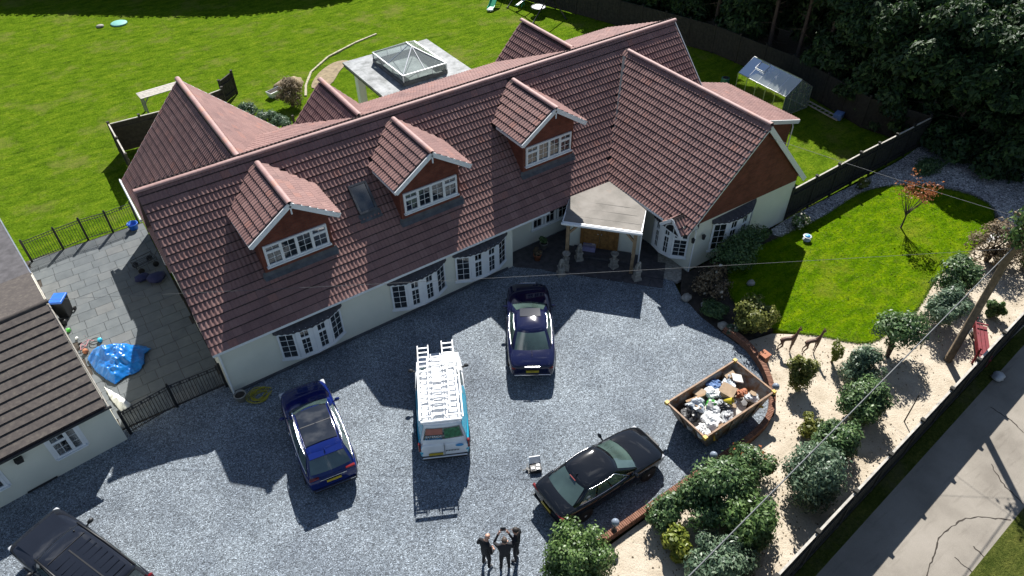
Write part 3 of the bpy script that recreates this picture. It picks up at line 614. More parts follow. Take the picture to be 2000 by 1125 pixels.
# roof window
sk = MB(); nrm = V((0, -K2, 1)).normalized()
def onF(x, y, o=0): return V((x, y, zF(0, 2.58)+K2*(y-2.58)))+nrm*o
for a, b in (((7.50, 2.16), (8.30, 2.16)), ((7.50, 3.0), (8.30, 3.0)), ((7.53, 2.18), (7.53, 2.98)), ((8.27, 2.18), (8.27, 2.98))): sk.bar(onF(*a, .08), onF(*b, .08), .09, .14, upv=nrm)
rw = sk.build('roof_window', 'lead', house); MB().add([onF(7.56, 2.2, .10), onF(8.24, 2.2, .10), onF(8.24, 2.96, .10), onF(7.56, 2.96, .10)], [(0, 1, 2, 3)]).build('pane', 'glass', rw)
for a in ((7.4, 2.02),): MB().add([onF(7.38, 1.88, .055), onF(8.42, 1.88, .055), onF(8.40, 2.14, .075), onF(7.40, 2.14, .075)], [(0, 1, 2, 3)]).build('flashing', 'lead', rw)
# lead valleys
def valley(a, b, w=.16):
    a, b = V(a), V(b); MB().bar(a, b, w, .03).build('lead_valley', 'lead', house)
valley((19.68, .10, 2.72), (23.5, 3.95, 6.62), .17)

# porch: a felt roof set cornerwise in the angle of the house, oak doors, posts
po = V((15.8, -1.15, 0)); pu = V((.666, -.746, 0)).normalized(); pv = V((.746, .666, 0)).normalized()
def pq(a, b, z): q = po+pu*a+pv*b; return V((q.x, q.y, z))
PW = 3.6
MB().extrude([pq(0, 0, 2.54), pq(PW, 0, 2.54), pq(PW, 1.65, 2.62), (19.62, -.02, 2.66), pq(0, 1.9, 2.62)], (0, 0, .06)).build('porch_roof', 'felt', house)
for bb_ in (.55, 1.15, 1.7): MB().bar(pq(.04, bb_, 2.604+bb_*.036), pq(PW-.04, bb_, 2.604+bb_*.036), .05, .008).build('felt_seam', 'felt', house)
for a, b in (((0, 0), (PW, 0)), ((0, 0), (0, 1.9)), ((PW, 0), (PW, 1.65))):
    MB().bar(pq(*a, 2.53)-pv*(.02 if a[1] == b[1] else 0), pq(*b, 2.53)-pv*(.02 if a[1] == b[1] else 0), .05, .20).build('porch_fascia', 'white', house)
g0 = MB(); g0.tube([pq(-.05, -.09, 2.55), pq(PW+.05, -.09, 2.55)], .06, 8); g0.build('gutter', 'white', house)
pipe([pq(PW, -.08, 2.5), pq(PW, .3, 2.3), pq(PW+.02, .5, .05)])
MB().extrude([pq(.05, 1.55, 0), pq(PW-.05, 1.55, 0), pq(PW-.05, 1.75, 0), pq(.05, 1.75, 0)], (0, 0, 2.5)).build('porch_wall', 'render', house)
for a in (.25, PW-.25):
    MB().box(pq(a, .15, 1.27), (.16, .16, 2.46), rz=math.atan2(pu.y, pu.x)).build('porch_post', 'timber', house)
    for s in (-1, 1): MB().bar(pq(a, .15, 1.85), pq(a+s*.5 if .3 < a+s*.5 < PW-.3 else a, .15, 2.45), .10, .10).build('porch_brace', 'timber', house)
rzd = math.atan2(pu.y, pu.x)
for k, a in enumerate((.82, 1.62)):
    d_ = MB().box(pq(a+.39, 1.50, 1.02), (.78, .07, 2.0), rz=rzd).build('front_door', 'oak', house)
    for zz, hh in ((.45, .55), (1.15, .55), (1.72, .36)):
        for ss in (-.19, .19): bevel(MB().box(pq(a+.39+ss, 1.455, zz), (.27, .03, hh), rz=rzd).build('door_panel', 'oak', d_), .012, 1)
    MB().blob(pq(a+(.70 if k == 0 else .08), 1.43, 1.05), (.03, .03, .03)).build('door_knob', 'chrome', d_)
MB().box(pq(1.6, 1.49, 2.09), (1.9, .12, .12), rz=rzd).build('door_head', 'oak', house)
for a in (.74, 2.46): MB().box(pq(a, 1.49, 1.03), (.14, .12, 2.04), rz=rzd).build('door_jamb', 'oak', house)
# dark paved forecourt of the porch
fc = struct('porch_paving', MB().extrude([(13.9, .95, -.1), (13.9, .0, -.1), pq(-.6, -.5, -.1), pq(PW+.6, -.5, -.1), (20.35, -3.9, -.1), (20.35, .9, -.1)], (0, 0, .12)), 'dark_stone')
for i in range(9):
    for j in range(5):
        p = pq(-.35+.62*i, -.3+.62*j, .022)
        if 14.0 < p.x < 20.0 and p.y < .75 and (p.x < 19.9): MB().box(p, (.58, .58, .03), rz=rzd).build('paving_stone', 'dark_stone', fc)
struct('step', MB().extrude([pq(.4, .75, .035), pq(PW-.4, .75, .035), pq(PW-.4, 1.5, .035), pq(.4, 1.5, .035)], (0, 0, .12)), 'dark_stone')
struct('side_paving', MB().extrude([(19.0, -4.5, -.1), (20.4, -3.0, -.1), (20.4, -5.2, -.1), (19.5, -5.3, -.1)], (0, 0, .13)), 'stone')
# wall lanterns
for p in ((20.36, -4.95, 1.75), (20.95, -5.04, 1.75)):
    wl_ = MB(); wl_.lathe([(.02, .0), (.07, .04), (.09, .22), (.1, .24), (.02, .32)], 8, (p[0], p[1]-.08, p[2])); wl_.bar((p[0], p[1], p[2]+.05), (p[0], p[1]-.08, p[2]+.02), .03, .03); wl_.build('wall_lantern', 'black_plastic', house)

# orangery with flat roof and glass lantern
org = thing('orangery', 'white flat roofed orangery with glass pyramid lantern behind the house', 'orangery', (17.35, 14.5, 0))
def obx(name, c, d, mat): o = MB().box(V(c)-V((17.35, 14.5, 0)), d).build(name, mat, org); return o
obx('flat_roof', (17.35, 14.6, 2.95), (6.0, 9.3, .12), 'flat'); obx('fascia', (17.35, 14.6, 2.80), (5.9, 9.2, .18), 'lead')
obx('wall', (18.9, 13.5, 1.35), (2.6, 7.6, 2.7), 'render'); 
for p in ((14.85, 18.1), (14.85, 14.6), (19.9, 18.9)): obx('column', (p[0], p[1], 1.36), (.45, .45, 2.72), 'white')
lx0, lx1, ly0, ly1, lz = 15.95-17.35, 18.85-17.35, 14.2-14.5, 18.1-14.5, 3.02
kb = MB()
for a, b in (((lx0, ly0), (lx1, ly0)), ((lx1, ly0), (lx1, ly1)), ((lx1, ly1), (lx0, ly1)), ((lx0, ly1), (lx0, ly0))): kb.bar((*a, lz+.10), (*b, lz+.10), .14, .22)
ln = kb.build('lantern', 'lead', org)
apx = [(0.15, 1.3, 4.45), (0.15, 2.0, 4.45)]; cor = [(lx0, ly0), (lx1, ly0), (lx1, ly1), (lx0, ly1)]; zt = lz+.62
fr_ = MB()
for i in range(4):
    a, b = cor[i], cor[(i+1) % 4]; fr_.bar((*a, lz+.2), (*a, zt), .06, .06); fr_.bar((*a, zt), (*b, zt), .06, .06); fr_.bar((*a, zt), apx[0 if i < 2 else 1], .05, .06)
    for t in (1/3, 2/3):
        m_ = V((a[0]+(b[0]-a[0])*t, a[1]+(b[1]-a[1])*t, 0)); fr_.bar((m_.x, m_.y, lz+.2), (m_.x, m_.y, zt), .035, .035)
fr_.bar(apx[0], apx[1], .07, .08)
for i in range(4):
    a, b = cor[i], cor[(i+1) % 4]; m_ = ((a[0]+b[0])/2, (a[1]+b[1])/2, zt); fr_.bar(m_, apx[0 if i == 0 else 1] if i in (0, 2) else ((0.15, 1.65, 4.45)), .035, .045)
fr_.build('lantern_frame', 'alu', ln)
top_ = {0: [apx[0]], 1: [apx[0], apx[1]], 2: [apx[1]], 3: [apx[1], apx[0]]}
for i in range(4):
    a, b = cor[i], cor[(i+1) % 4]; tp = top_[i]; poly = [(*a, zt), (*b, zt)]+([tp[0]] if len(tp) == 1 else [tp[1] if i == 1 else tp[1], tp[0]])
    MB().add(poly, [tuple(range(len(poly)))]).build('pane', 'clear', ln); MB().add([(*a, lz+.2), (*b, lz+.2), (*b, zt), (*a, zt)], [(0, 1, 2, 3)]).build('pane', 'clear', ln)

# neighbouring outbuilding, turned about 5.6 degrees
out = thing('outbuilding', 'cream outbuilding with dark grey concrete tile roof beside the patio', 'outbuilding', (-3.85, .22, 0), R(6.3))
def osub(mb, name, mat, parent=out): return mb.build(name, mat, parent)
o1 = MB().extrude([(0, 0, 0), (0, 0, 2.42), (0, 4.3, 4.05), (0, 9.0, 2.42), (0, 9.0, 0)], (-9, 0, 0)); osub(o1, 'wall', 'render')
osub(MB().box((-4.6, 11.9, 1.15), (9, 5.7, 2.3)), 'wall', 'render'); flt = osub(MB().box((-4.68, 11.95, 2.38), (9.3, 6.0, .10)), 'flat_roof', 'dark_stone')
osub(MB().extrude([(-.04, -.32, 2.32), (-.04, 4.3, 4.12), (-.04, 9.3, 2.34), (-.04, 9.3, 2.26), (-.04, 4.3, 4.02), (-.04, -.32, 2.22)], (-9.5, 0, 0)), 'roof', 'underlay')
osub(MB().bar((.02, -.34, 2.24), (.02, 4.3, 4.02), .04, .12), 'bargeboard', 'cap_wood'); osub(MB().bar((.02, 4.3, 4.02), (.02, 9.3, 2.26), .04, .12), 'bargeboard', 'cap_wood')
osub(MB().tube([(.1, -.38, 2.24), (-9, -.38, 2.24)], .055, 8), 'gutter', 'black_plastic'); osub(MB().bar((.0, 9.1, 2.40), (.0, 14.9, 2.40), .05, .08), 'verge_trim', 'alu')
CT = MB(); CT.add([(-.21, .22, .0), (.21, .22, 0), (.21, -.19, .055), (-.21, -.19, .055), (-.21, -.19, .012), (.21, -.19, .012)], [(0, 3, 2, 1), (3, 4, 5, 2)]); CTM = CT.mesh('concrete_tile', 'dark_tile')
def olay(y0, z0, y1, z1, up_, ncol):
    L = math.hypot(y1-y0, z1-z0); e_ = V((0, (y1-y0)/L, (z1-z0)/L)); U_ = V((1, 0, 0)) if y1 > y0 else V((-1, 0, 0)); N_ = U_.cross(e_); n = int(L/.375)
    for j in range(n):
        for i in range(ncol):
            xx = -.03-.42*(i+.5)-(.21 if j % 2 else 0)*0; p = V((xx, y0, z0))+e_*(.375*(j+.5))+N_*(.015+random.uniform(0, .006)); o = ob('concrete_tile', CTM, out)
            o.matrix_local = Matrix(((U_.x, e_.x, N_.x, p.x), (U_.y, e_.y, N_.y, p.y), (U_.z, e_.z, N_.z, p.z), (0, 0, 0, 1)))
olay(-.32, 2.33, 4.3, 4.14, 1, 14); olay(9.3, 2.34, 4.3, 4.12, 1, 6)
for i in range(13): o = ob('ridge_tile', RME, out); o.matrix_local = Matrix.Translation((.05-.45*(i+.5), 4.3, 4.13)) @ Matrix.Rotation(R(90), 4, 'Z'); o.data = RME
dk = RME.copy(); dk.materials.clear(); dk.materials.append(MAT['dark_tile'])
for o in [c for c in bpy.data.objects if c.parent is out and c.name.startswith('ridge_tile')]: o.data = dk
for x0, w_, h_ in ((-2.15, .95, 1.1), (-4.75, .95, 1.1)):
    wo = window((x0, 0, .86), (1, 0, 0), w_, h_, [(1, 's', 2, 2), (.62, 'f', 1, 3)], 'window', out)
    osub(MB().box((x0+w_/2, -.015, .86+h_/2), (w_+.2, .03, h_+.2)), 'window_surround', 'white')
lm = MB(); lm.box((-3.1, -.08, 1.72), (.26, .16, .12)); lm.box((-3.1, -.10, 1.62), (.22, .08, .10)); osub(lm, 'floodlight', 'black_plastic')
osub(MB().tube([(-2.5, -.03, .05), (-3.5, -.04, .05)], .035), 'ground_pipe', 'black_plastic')

# patio of separate slabs, bedded on sand-coloured ground
pat = struct('patio', MB().prism(ccw([(-3.55, .75), (.15, .75), (.15, 14.1), (-5.5, 14.1), (-4.9, 9.3), (-3.9, .75)]), -.2, .012), 'soil')
rr = random.Random(3); y = .80; row = 0
while y < 14.0:
    h = .60; x = -5.7+(.45 if row % 2 else 0)+rr.uniform(-.05, .05)
    while x < .15:
        w = rr.choice((.6, .9, .9, .75)); cx, cy = x+w/2, y+h/2; lim = -3.86-(cy-.22)*.1104
        if x+w > lim+.2 and x < .12 and cy < 14.0:
            x0, x1 = max(x, lim), min(x+w, .14)
            if x1-x0 > .12: MB().box(((x0+x1)/2, cy, .022+rr.uniform(0, .006)), (x1-x0-.016, h-.016, .03)).build('paving_slab', 'slab', pat)
        x += w
    y += h; row += 1

# ------------------------------------------------------------------ fences
def rail_fence(name, label, pts, h, posts, group=None, gate_scroll=False):
    t = thing(name, label, 'fence', (pts[0][0], pts[0][1], 0), 0, group); o_ = V((pts[0][0], pts[0][1], 0))
    for i, p in enumerate(posts): 
        b_ = MB().box(V((p[0], p[1], h/2+.03))-o_, (.10, .10, h+.08)); b_.lathe([(.05, 0), (.055, .03), (.02, .07)], 8, V((p[0], p[1], h+.07))-o_); b_.build('post', 'iron', t)
    for a, b in zip(posts[:-1], posts[1:]):
        A, B = V((*a, 0))-o_, V((*b, 0))-o_; mb = MB(); L = (B-A).length; d = (B-A)/L; n = int(L/.11)
        for zz in (.12, h-.16, h-.02): mb.bar(A+V((0, 0, zz)), B+V((0, 0, zz)), .03, .025)
        for k in range(1, n):
            q = A+d*(L*k/n); mb.bar(q+V((0, 0, .06)), q+V((0, 0, h)), .021, .021)
            if gate_scroll and k % 3 == 1: mb.lathe([(.045, -.012), (.055, 0), (.045, .012)], 8, q+V((0, 0, h-.09)))
            if gate_scroll and k % 2: mb.bar(q+d*(.055)+V((0, 0, .06)), q+d*.055+V((0, 0, .55)), .012, .012)
        mb.build('railing', 'iron', t, kind='stuff')
    return t
rail_fence('iron_railing', 'black iron railing with gate between back lawn and patio', [(-5.1, 13.95)], 1.25, [(-5.1, 13.9), (-3.66, 14.08), (-2.49, 14.2), (-1.31, 14.1), (-.05, 14.2)])
rail_fence('iron_gate', 'black iron driveway gates between outbuilding and house corner', [(-3.68, .42)], 1.25, [(-3.68, .42), (-1.85, .72), (.1, .62)], None, True)

def board_fence(name, label, pts, h, step, mat='fence_wood', cap='cap_wood', zb=0.0, posth=.12, side=1):
    t = thing(name, label, 'fence', (pts[0][0], pts[0][1], zb)); o_ = V((pts[0][0], pts[0][1], zb)); P = []
    for a, b in zip(pts[:-1], pts[1:]):
        L = math.hypot(b[0]-a[0], b[1]-a[1]); n = max(1, round(L/step)); P += [V((a[0]+(b[0]-a[0])*k/n, a[1]+(b[1]-a[1])*k/n, zb))-o_ for k in range(n)]
    P.append(V((*pts[-1], zb))-o_)
    for i, p in enumerate(P):
        d = (P[min(i+1, len(P)-1)]-P[max(i-1, 0)]).normalized(); q = MB(); q.box(p+V((0, 0, (h+posth)/2)), (.11, .11, h+posth), rz=math.atan2(d.y, d.x)); q.box(p+V((0, 0, h+posth+.015)), (.15, .15, .03), rz=math.atan2(d.y, d.x)); q.build('post', mat, t)
    rr = random.Random(len(pts)+int(h*10))
    for a, b in zip(P[:-1], P[1:]):
        L = (b-a).length; d = (b-a)/L; n_ = V((-d.y, d.x, 0)); mb = MB(); k = int(L/.12); dz = rr.uniform(-.03, .03); 
        for j in range(k):
            q = a+d*(L*(j+.5)/k)+n_*(.012*(j % 2)); mb.box(q+V((0, 0, h/2+dz+rr.uniform(-.008, .008))), (L/k+.012, .018, h-.05), rz=math.atan2(d.y, d.x))
        for zz in (.35, h-.35): mb.bar(a+n_*(-.05*side)+V((0, 0, zz)), b+n_*(-.05*side)+V((0, 0, zz)), .05, .08)
        mb.build('panel', mat, t)
        MB().bar(a+d*.06+V((0, 0, h+dz+.005)), b-d*.06+V((0, 0, h+dz+.005)), .075, .035).build('capping_rail', cap, t)
    return t
fd = V((1, .0975, 0)).normalized()
board_fence('road_fence', 'long dark boarded fence with pale capping between sand garden and lane', [(6.42, -18.3), (10.72, -17.86), (27.9, -16.18), (44.0, -14.6)], 2.12, 2.15)
board_fence('boundary_fence', 'tall dark boarded fence in front of the shaded conifers', [(39.6, -4.75), (38.75, -1.4), (39.3, 2.0), (39.7, 5.0), (39.2, 11.4), (36.9, 19.0), (34.5, 26.5), (33.0, 33.0)], 1.95, 1.9, cap='fence_wood')
board_fence('side_fence', 'dark boarded fence running from right gable corner towards the conifers', [(27.36, -4.99), (33.0, -4.85), (39.5, -4.82)], 1.9, 1.85)
tf = board_fence('garden_screen', 'dark brown timber screen at the left behind the tiled wing', [(.85, 17.9), (.85, 22.1), (4.2, 21.9), (7.6, 22.6)], 1.85, 2.1, mat='dark_wood', cap='cap_wood')
board_fence('garden_screen', 'short dark timber panel showing beyond the tiled wing ridge', [(7.9, 24.4), (9.0, 25.3)], 1.5, 1.3, mat='dark_wood', cap='dark_wood')

# curved brick retaining wall along the drive: coping bricks on edge over two courses
bw = thing('brick_wall', 'low curved red brick edging wall between gravel drive and sand bed', 'wall', (18.0, -11.0, 0)); wo_ = V((18.0, -11.0, 0))
WP = [(18.85, -8.9), (18.9, -9.6), (18.78, -10.4), (18.35, -11.45), (17.6, -12.45), (16.6, -13.1), (15.4, -13.34), (13.6, -13.36), (10.1, -13.36), (7.3, -13.36)]
PP = []
for i in range(len(WP)-1):
    p0, p1, p2, p3 = (V((*WP[min(max(i+k, 0), len(WP)-1)], 0)) for k in (-1, 0, 1, 2))
    for j in range(24): t = j/24; PP.append(.5*((2*p1)+(p2-p0)*t+(2*p0-5*p1+4*p2-p3)*t*t+(3*p1-p0-3*p2+p3)*t**3))
PP.append(V((*WP[-1], 0)))
CB = bevel(MB().box((0, 0, 0), (.068, .215, .102)).build('brick', 'coping', bw), .008, 1); bake(CB); CBM = CB.data; bpy.data.objects.remove(CB)
SB = bevel(MB().box((0, 0, 0), (.215, .1, .065)).build('brick', 'coping', bw), .006, 1); bake(SB); SBM = SB.data; bpy.data.objects.remove(SB)
def along(step, off=0.0):
    acc = off; res = []
    for a, b in zip(PP[:-1], PP[1:]):
        L = (b-a).length
        while acc < L: res.append((a+(b-a)*(acc/L), math.atan2(b.y-a.y, b.x-a.x))); acc += step
        acc -= L
    return res
mb = MB()
for a, b in zip(PP[:-1], PP[1:]): mb.bar(a-wo_+V((0, 0, .12)), b-wo_+V((0, 0, .12)), .17, .26)
mb.build('wall_core', 'earth', bw)
for p, a in along(.078):
    o = ob('brick', CBM, bw, p-wo_+V((0, 0, .325+random.uniform(-.006, .006))), a+random.uniform(-.03, .03))
for k in range(3):
    jm = MB()
    for p, a in along(.228, .11*(k % 2)):
        for s in (-1, 1): jm.box(p-wo_+V((-math.sin(a), math.cos(a), 0))*(.06*s)+V((0, 0, .05+.078*k+.02)), (.216, .1, .066), rz=a)
    jm.build('brick_course', 'coping', bw, kind='stuff')

# ------------------------------------------------------------------ vegetation
def leaf_mesh(name, P, N, ln, wd, mat, g, droop=.0, hang=None):
    n = len(P); N = N/np.linalg.norm(N, axis=1, keepdims=True); T = g.normal(size=(n, 3))
    if hang is not None: T = T*.5+hang
    T -= (T*N).sum(1, keepdims=True)*N; T /= np.linalg.norm(T, axis=1, keepdims=True)+1e-9; B = np.cross(N, T)
    s = g.uniform(.65, 1.35, (n, 1)); l = ln*s; w = wd*s
    Q = np.stack([P-T*l/2, P+B*w/2-T*l*.05+N*w*.18, P+T*l/2-N*l*droop, P-B*w/2-T*l*.05+N*w*.18], 1).reshape(-1, 3)
    me = bpy.data.meshes.new(name); me.vertices.add(4*n); me.vertices.foreach_set('co', Q.ravel()); me.loops.add(4*n); me.loops.foreach_set('vertex_index', np.arange(4*n, dtype=np.int32))
    me.polygons.add(n); me.polygons.foreach_set('loop_start', np.arange(0, 4*n, 4, dtype=np.int32)); me.update(calc_edges=True)
    me.materials.append(MAT[mat] if isinstance(mat, str) else mat); return me
def clump_points(g, n, r, nc, spread=.75, rc=.34, low=-.55):
    """leaf positions on the shells of nc clumps spread over an ellipsoid of radii r"""
    d = g.normal(size=(nc, 3)); d /= np.linalg.norm(d, axis=1, keepdims=True); d[:, 2] = np.maximum(d[:, 2], low); C = d*g.uniform(.35, 1, (nc, 1))**.6*spread
    rcs = rc*g.uniform(.6, 1.35, nc); k = g.choice(nc, n, p=(rcs**2)/(rcs**2).sum()); q = g.normal(size=(n, 3)); q /= np.linalg.norm(q, axis=1, keepdims=True)
    rad = g.uniform(.55, 1.05, (n, 1)); rad[:n//14] *= g.uniform(1.05, 1.45, (n//14, 1)); U = C[k]+q*rad*rcs[k][:, None]; N = q*.8+U*.5+g.normal(size=(n, 3))*.45+np.array([0, 0, .35]); return U*np.array(r), N
def shrub(name, label, x, y, r, zc, mat, seed, n=4200, leaf=(0.126, 0.065), nc=26, stems=5, group='shrubs in the garden beds', cat='shrub', base=.05, rc=.34, spread=.75, flower=None, z0=None):
    g = np.random.default_rng(seed); n = int(n*1.35); t = thing(name, label, cat, (x, y, base), 0, group); P, N = clump_points(g, n, r, nc, spread, rc); P[:, 2] += zc-base; P[:, 2] = np.maximum(P[:, 2], .04+g.uniform(0, .1, len(P)))
    ob('crown', leaf_mesh('crown', P, N, leaf[0], leaf[1], mat, g), t)
    if flower is not None:
        k = g.choice(len(P), flower[1]); ob('blossom', leaf_mesh('blossom', P[k]+N[k]*.03, N[k], flower[2], flower[2]*.9, flower[0], g), t)
    st = MB()
    for i in range(stems):
        a = g.uniform(0, 6.28); e = P[g.integers(len(P))]; m_ = V((math.cos(a)*.12*r[0], math.sin(a)*.12*r[1], (zc-base)*.45)); w = .025+.02*r[0]
        st.tube([(math.cos(a)*.05, math.sin(a)*.05, -.08), m_, V(e)*.8], [w, w*.75, w*.3], 6)
    st.build('stems', 'bark', t, True); return t
S = shrub
S('round_bush', 'large clipped round green bush at the near end of the brick edging', 6.75, -13.75, (1.3, 1.3, 1.25), 1.15, 'bay_leaf', 1, 9000, (.10, .065), 60, 5, rc=.26, spread=.80)
S('low_shrub', 'small bright lime yellow shrub on the sand in the foreground', 9.95, -14.95, (.62, .62, .5), .5, 'lime_leaf', 2, 1500, (.16, .10), 16)
S('spreading_shrub', 'low grey green spreading shrub at the bottom edge near the fence', 10.5, -16.25, (1.55, 1.2, .8), .75, 'olive_leaf', 3, 6500, (.15, .055), 46, 7, rc=.26)
S('laurel_bush', 'big dark glossy laurel beside the black saloon car', 11.95, -14.6, (1.65, 1.1, 1.2), 1.15, 'laurel', 4, 7500, (0.143, 0.065), 44, 7, rc=.30)
S('laurel_bush', 'glossy yellowish green laurel behind the lime shrub', 12.3, -16.0, (1.25, 1.0, 1.1), 1.05, 'bay_leaf', 5, 5200, (0.151, 0.073), 34, 6)
S('laurel_bush', 'small dark bush spilling over the brick edging behind the saloon', 10.4, -13.95, (.85, .6, .65), .65, 'laurel', 6, 2600, (0.126, 0.060), 20, 4)
S('laurel_bush', 'rounded dark bush with red new growth below the skip', 14.25, -14.4, (.95, .9, .85), .9, 'laurel', 7, 3800, (0.118, 0.060), 28, 5, flower=('orange_leaf', 60, .14))
S('tall_shrub', 'large loose green shrub standing close to the boarded fence', 15.15, -16.05, (1.35, 1.1, 1.3), 1.25, 'olive_leaf', 8, 6500, (0.126, 0.060), 42, 6)
S('tall_shrub', 'dark glossy shrub with bare stakes beside the fence', 17.15, -15.6, (1.15, .95, .95), 1.05, 'laurel', 9, 4800, (0.126, 0.065), 32, 5)
S('low_shrub', 'small pale green shrub at the curved end of the brick wall', 17.35, -14.3, (.6, .55, .5), .5, 'yellow_leaf', 10, 1700, (.11, .06), 18)
S('rhododendron', 'dense rhododendron on the sand midway along the fence', 19.5, -15.0, (1.1, .95, 1.0), .95, 'laurel', 11, 4600, (0.143, 0.060), 30, 5)
S('rhododendron', 'rounded grey green rhododendron near the sand and lawn edge', 21.0, -13.95, (1.0, .95, 1.05), 1.0, 'olive_leaf', 12, 4400, (0.134, 0.056), 28, 5)
S('rhododendron', 'open rhododendron on bare twisted trunks beside the lawn corner', 23.3, -13.75, (1.35, 1.0, .75), 1.55, 'laurel', 13, 3600, (0.143, 0.065), 18, 9, rc=.42)
S('rhododendron', 'straggly rhododendron left of the utility pole', 26.75, -13.85, (1.3, 1.0, .9), 1.0, 'olive_leaf', 14, 3600, (0.143, 0.060), 22, 7, rc=.36)
S('rhododendron', 'dense dark rhododendron at the right corner of the front lawn', 29.0, -13.05, (1.2, 1.05, 1.0), 1.05, 'laurel', 15, 4600, (0.143, 0.065), 28, 5)
S('small_bush', 'little round green bush alone on the sand right of the pole', 29.1, -14.95, (.48, .45, .5), .5, 'bay_leaf', 16, 1300, (.13, .07), 12, 3)
S('dry_shrub', 'brown twiggy shrub with dead leaves by the lawn edge', 32.6, -12.75, (1.6, 1.35, 1.15), 1.15, 'brown_leaf', 17, 3000, (.12, .06), 40, 26, rc=.24, spread=.9)
S('tall_shrub', 'green shrub at the right edge behind the utility pole', 33.9, -14.2, (1.0, .9, .9), .85, 'bay_leaf', 18, 3200, (0.126, 0.060), 22, 4)
S('upright_shrub', 'upright variegated shrub between brick wall and deer statues', 18.85, -12.65, (.68, .66, .95), .9, 'yellow_leaf', 19, 3600, (.10, .055), 30, 4, rc=.28)
S('bamboo', 'slim yellow green bamboo sapling on the sand by the lawn', 21.1, -12.65, (.34, .32, .75), .8, 'lime_leaf', 20, 420, (.18, .04), 9, 5)
S('yellow_bush', 'bright yellow green bush half in sun at the lawn corner', 19.85, -9.4, (.95, .9, .9), .9, 'yellow_leaf', 21, 4200, (.13, .07), 30, 5)
S('dark_shrub', 'big dark evergreen shrub in shade in front of the gable bay', 22.6, -6.1, (1.7, .95, 1.15), 1.05, 'laurel', 22, 5200, (0.126, 0.060), 34, 6)
S('rose_bush', 'sparse rose bush with pale flowers in the shaded bed by the porch', 20.15, -6.7, (.95, .9, .75), .75, 'brown_leaf', 23, 900, (.12, .07), 22, 12, flower=('blossom', 26, .15), spread=.9)
S('flowering_shrub', 'small shrub with creamy white blossom beside the right gable', 27.4, -5.75, (.55, .5, .55), .5, 'bay_leaf', 24, 900, (.10, .06), 16, 4, flower=('blossom', 220, .10))
S('low_shrub', 'dark ground hugging plant in the shaded bed next to the drive', 19.25, -7.9, (.6, .8, .38), .35, 'laurel', 25, 1400, (.13, .06), 18, 3)
S('low_shrub', 'little twiggy plant at the foot of the bright yellow bush', 19.1, -9.1, (.4, .35, .35), .35, 'olive_leaf', 26, 700, (.10, .05), 10, 3, flower=('blossom', 20, .10))
S('low_shrub', 'thin leafy plant against the cream wall below the gable bay', 24.9, -5.45, (.8, .3, .4), .4, 'bay_leaf', 27, 800, (.12, .06), 14, 4)
S('low_shrub', 'small leafy plant in the shaded gravel at the lawn far edge', 33.0, -5.6, (.45, .35, .4), .4, 'yellow_leaf', 28, 500, (.12, .06), 10, 3, flower=('blossom', 12, .12))
S('low_shrub', 'dark sprawling plant on the shaded pale gravel', 37.6, -6.6, (1.3, .8, .4), .35, 'laurel', 29, 1600, (0.118, 0.052), 22, 4)
S('garden_shrub', 'brownish round shrub on the back lawn beside the path', 11.4, 21.6, (1.05, 1.0, 1.0), .95, 'brown_leaf', 30, 3200, (.13, .06), 26, 8, base=-.03)
for k, (hx, hy) in enumerate(((8.6, 21.6), (9.2, 20.2), (9.7, 18.9))):
    S('hedge_bush', ['far', 'middle', 'near'][k]+' one of three grey green bushes behind the tiled wing', hx, hy, (.75, .8, .55), .5, 'olive_leaf', 31+k, 1900, (.13, .06), 18, 4, group='bushes behind the wing', base=-.03)
SHR = [o for o in bpy.data.objects if o.get('category') == 'shrub']
# orange-leaved maple on the front lawn
g = np.random.default_rng(40); ac = thing('acer_tree', 'slender young maple with orange leaves on the front lawn', 'tree', (31.6, -8.85, .075)); tr = MB(); tips = []
tr.tube([(0, 0, -.1), (.03, .0, .5), (.10, .05, 1.0)], [.05, .04, .034], 8)
for i in range(15):
    a = g.uniform(0, 6.28); sp = g.uniform(.35, .85); h = g.uniform(1.8, 2.6); p0 = V((.06+.04*g.uniform(), .03, g.uniform(.55, 1.05))); p1 = V((math.cos(a)*sp*.55, math.sin(a)*sp*.55, (p0.z+h)/2)); p2 = V((math.cos(a)*sp, math.sin(a)*sp, h)); tr.tube([p0, p1, p2], [.02, .013, .006], 5); tips += [p2, p1.lerp(p2, .75), p1.lerp(p2, .5)]
    for q in range(3):
        e = p1.lerp(p2, g.uniform(.2, .9)); f = e+V(g.normal(size=3)*.2)+V((0, 0, .2)); tr.tube([e, f], [.008, .003], 4); tips.append(f)
tr.build('trunk', 'bark', ac, True); T_ = np.array([list(q) for q in tips]); T_ = T_[T_[:, 2] > 1.65]; k = g.choice(len(T_), 480, p=(T_[:, 2]-1.4)**2/((T_[:, 2]-1.4)**2).sum()); P = T_[k]+g.normal(size=(480, 3))*.11
ob('crown', leaf_mesh('crown', P, g.normal(size=(480, 3))+[0, 0, .6], .11, .09, 'orange_leaf', g), ac)

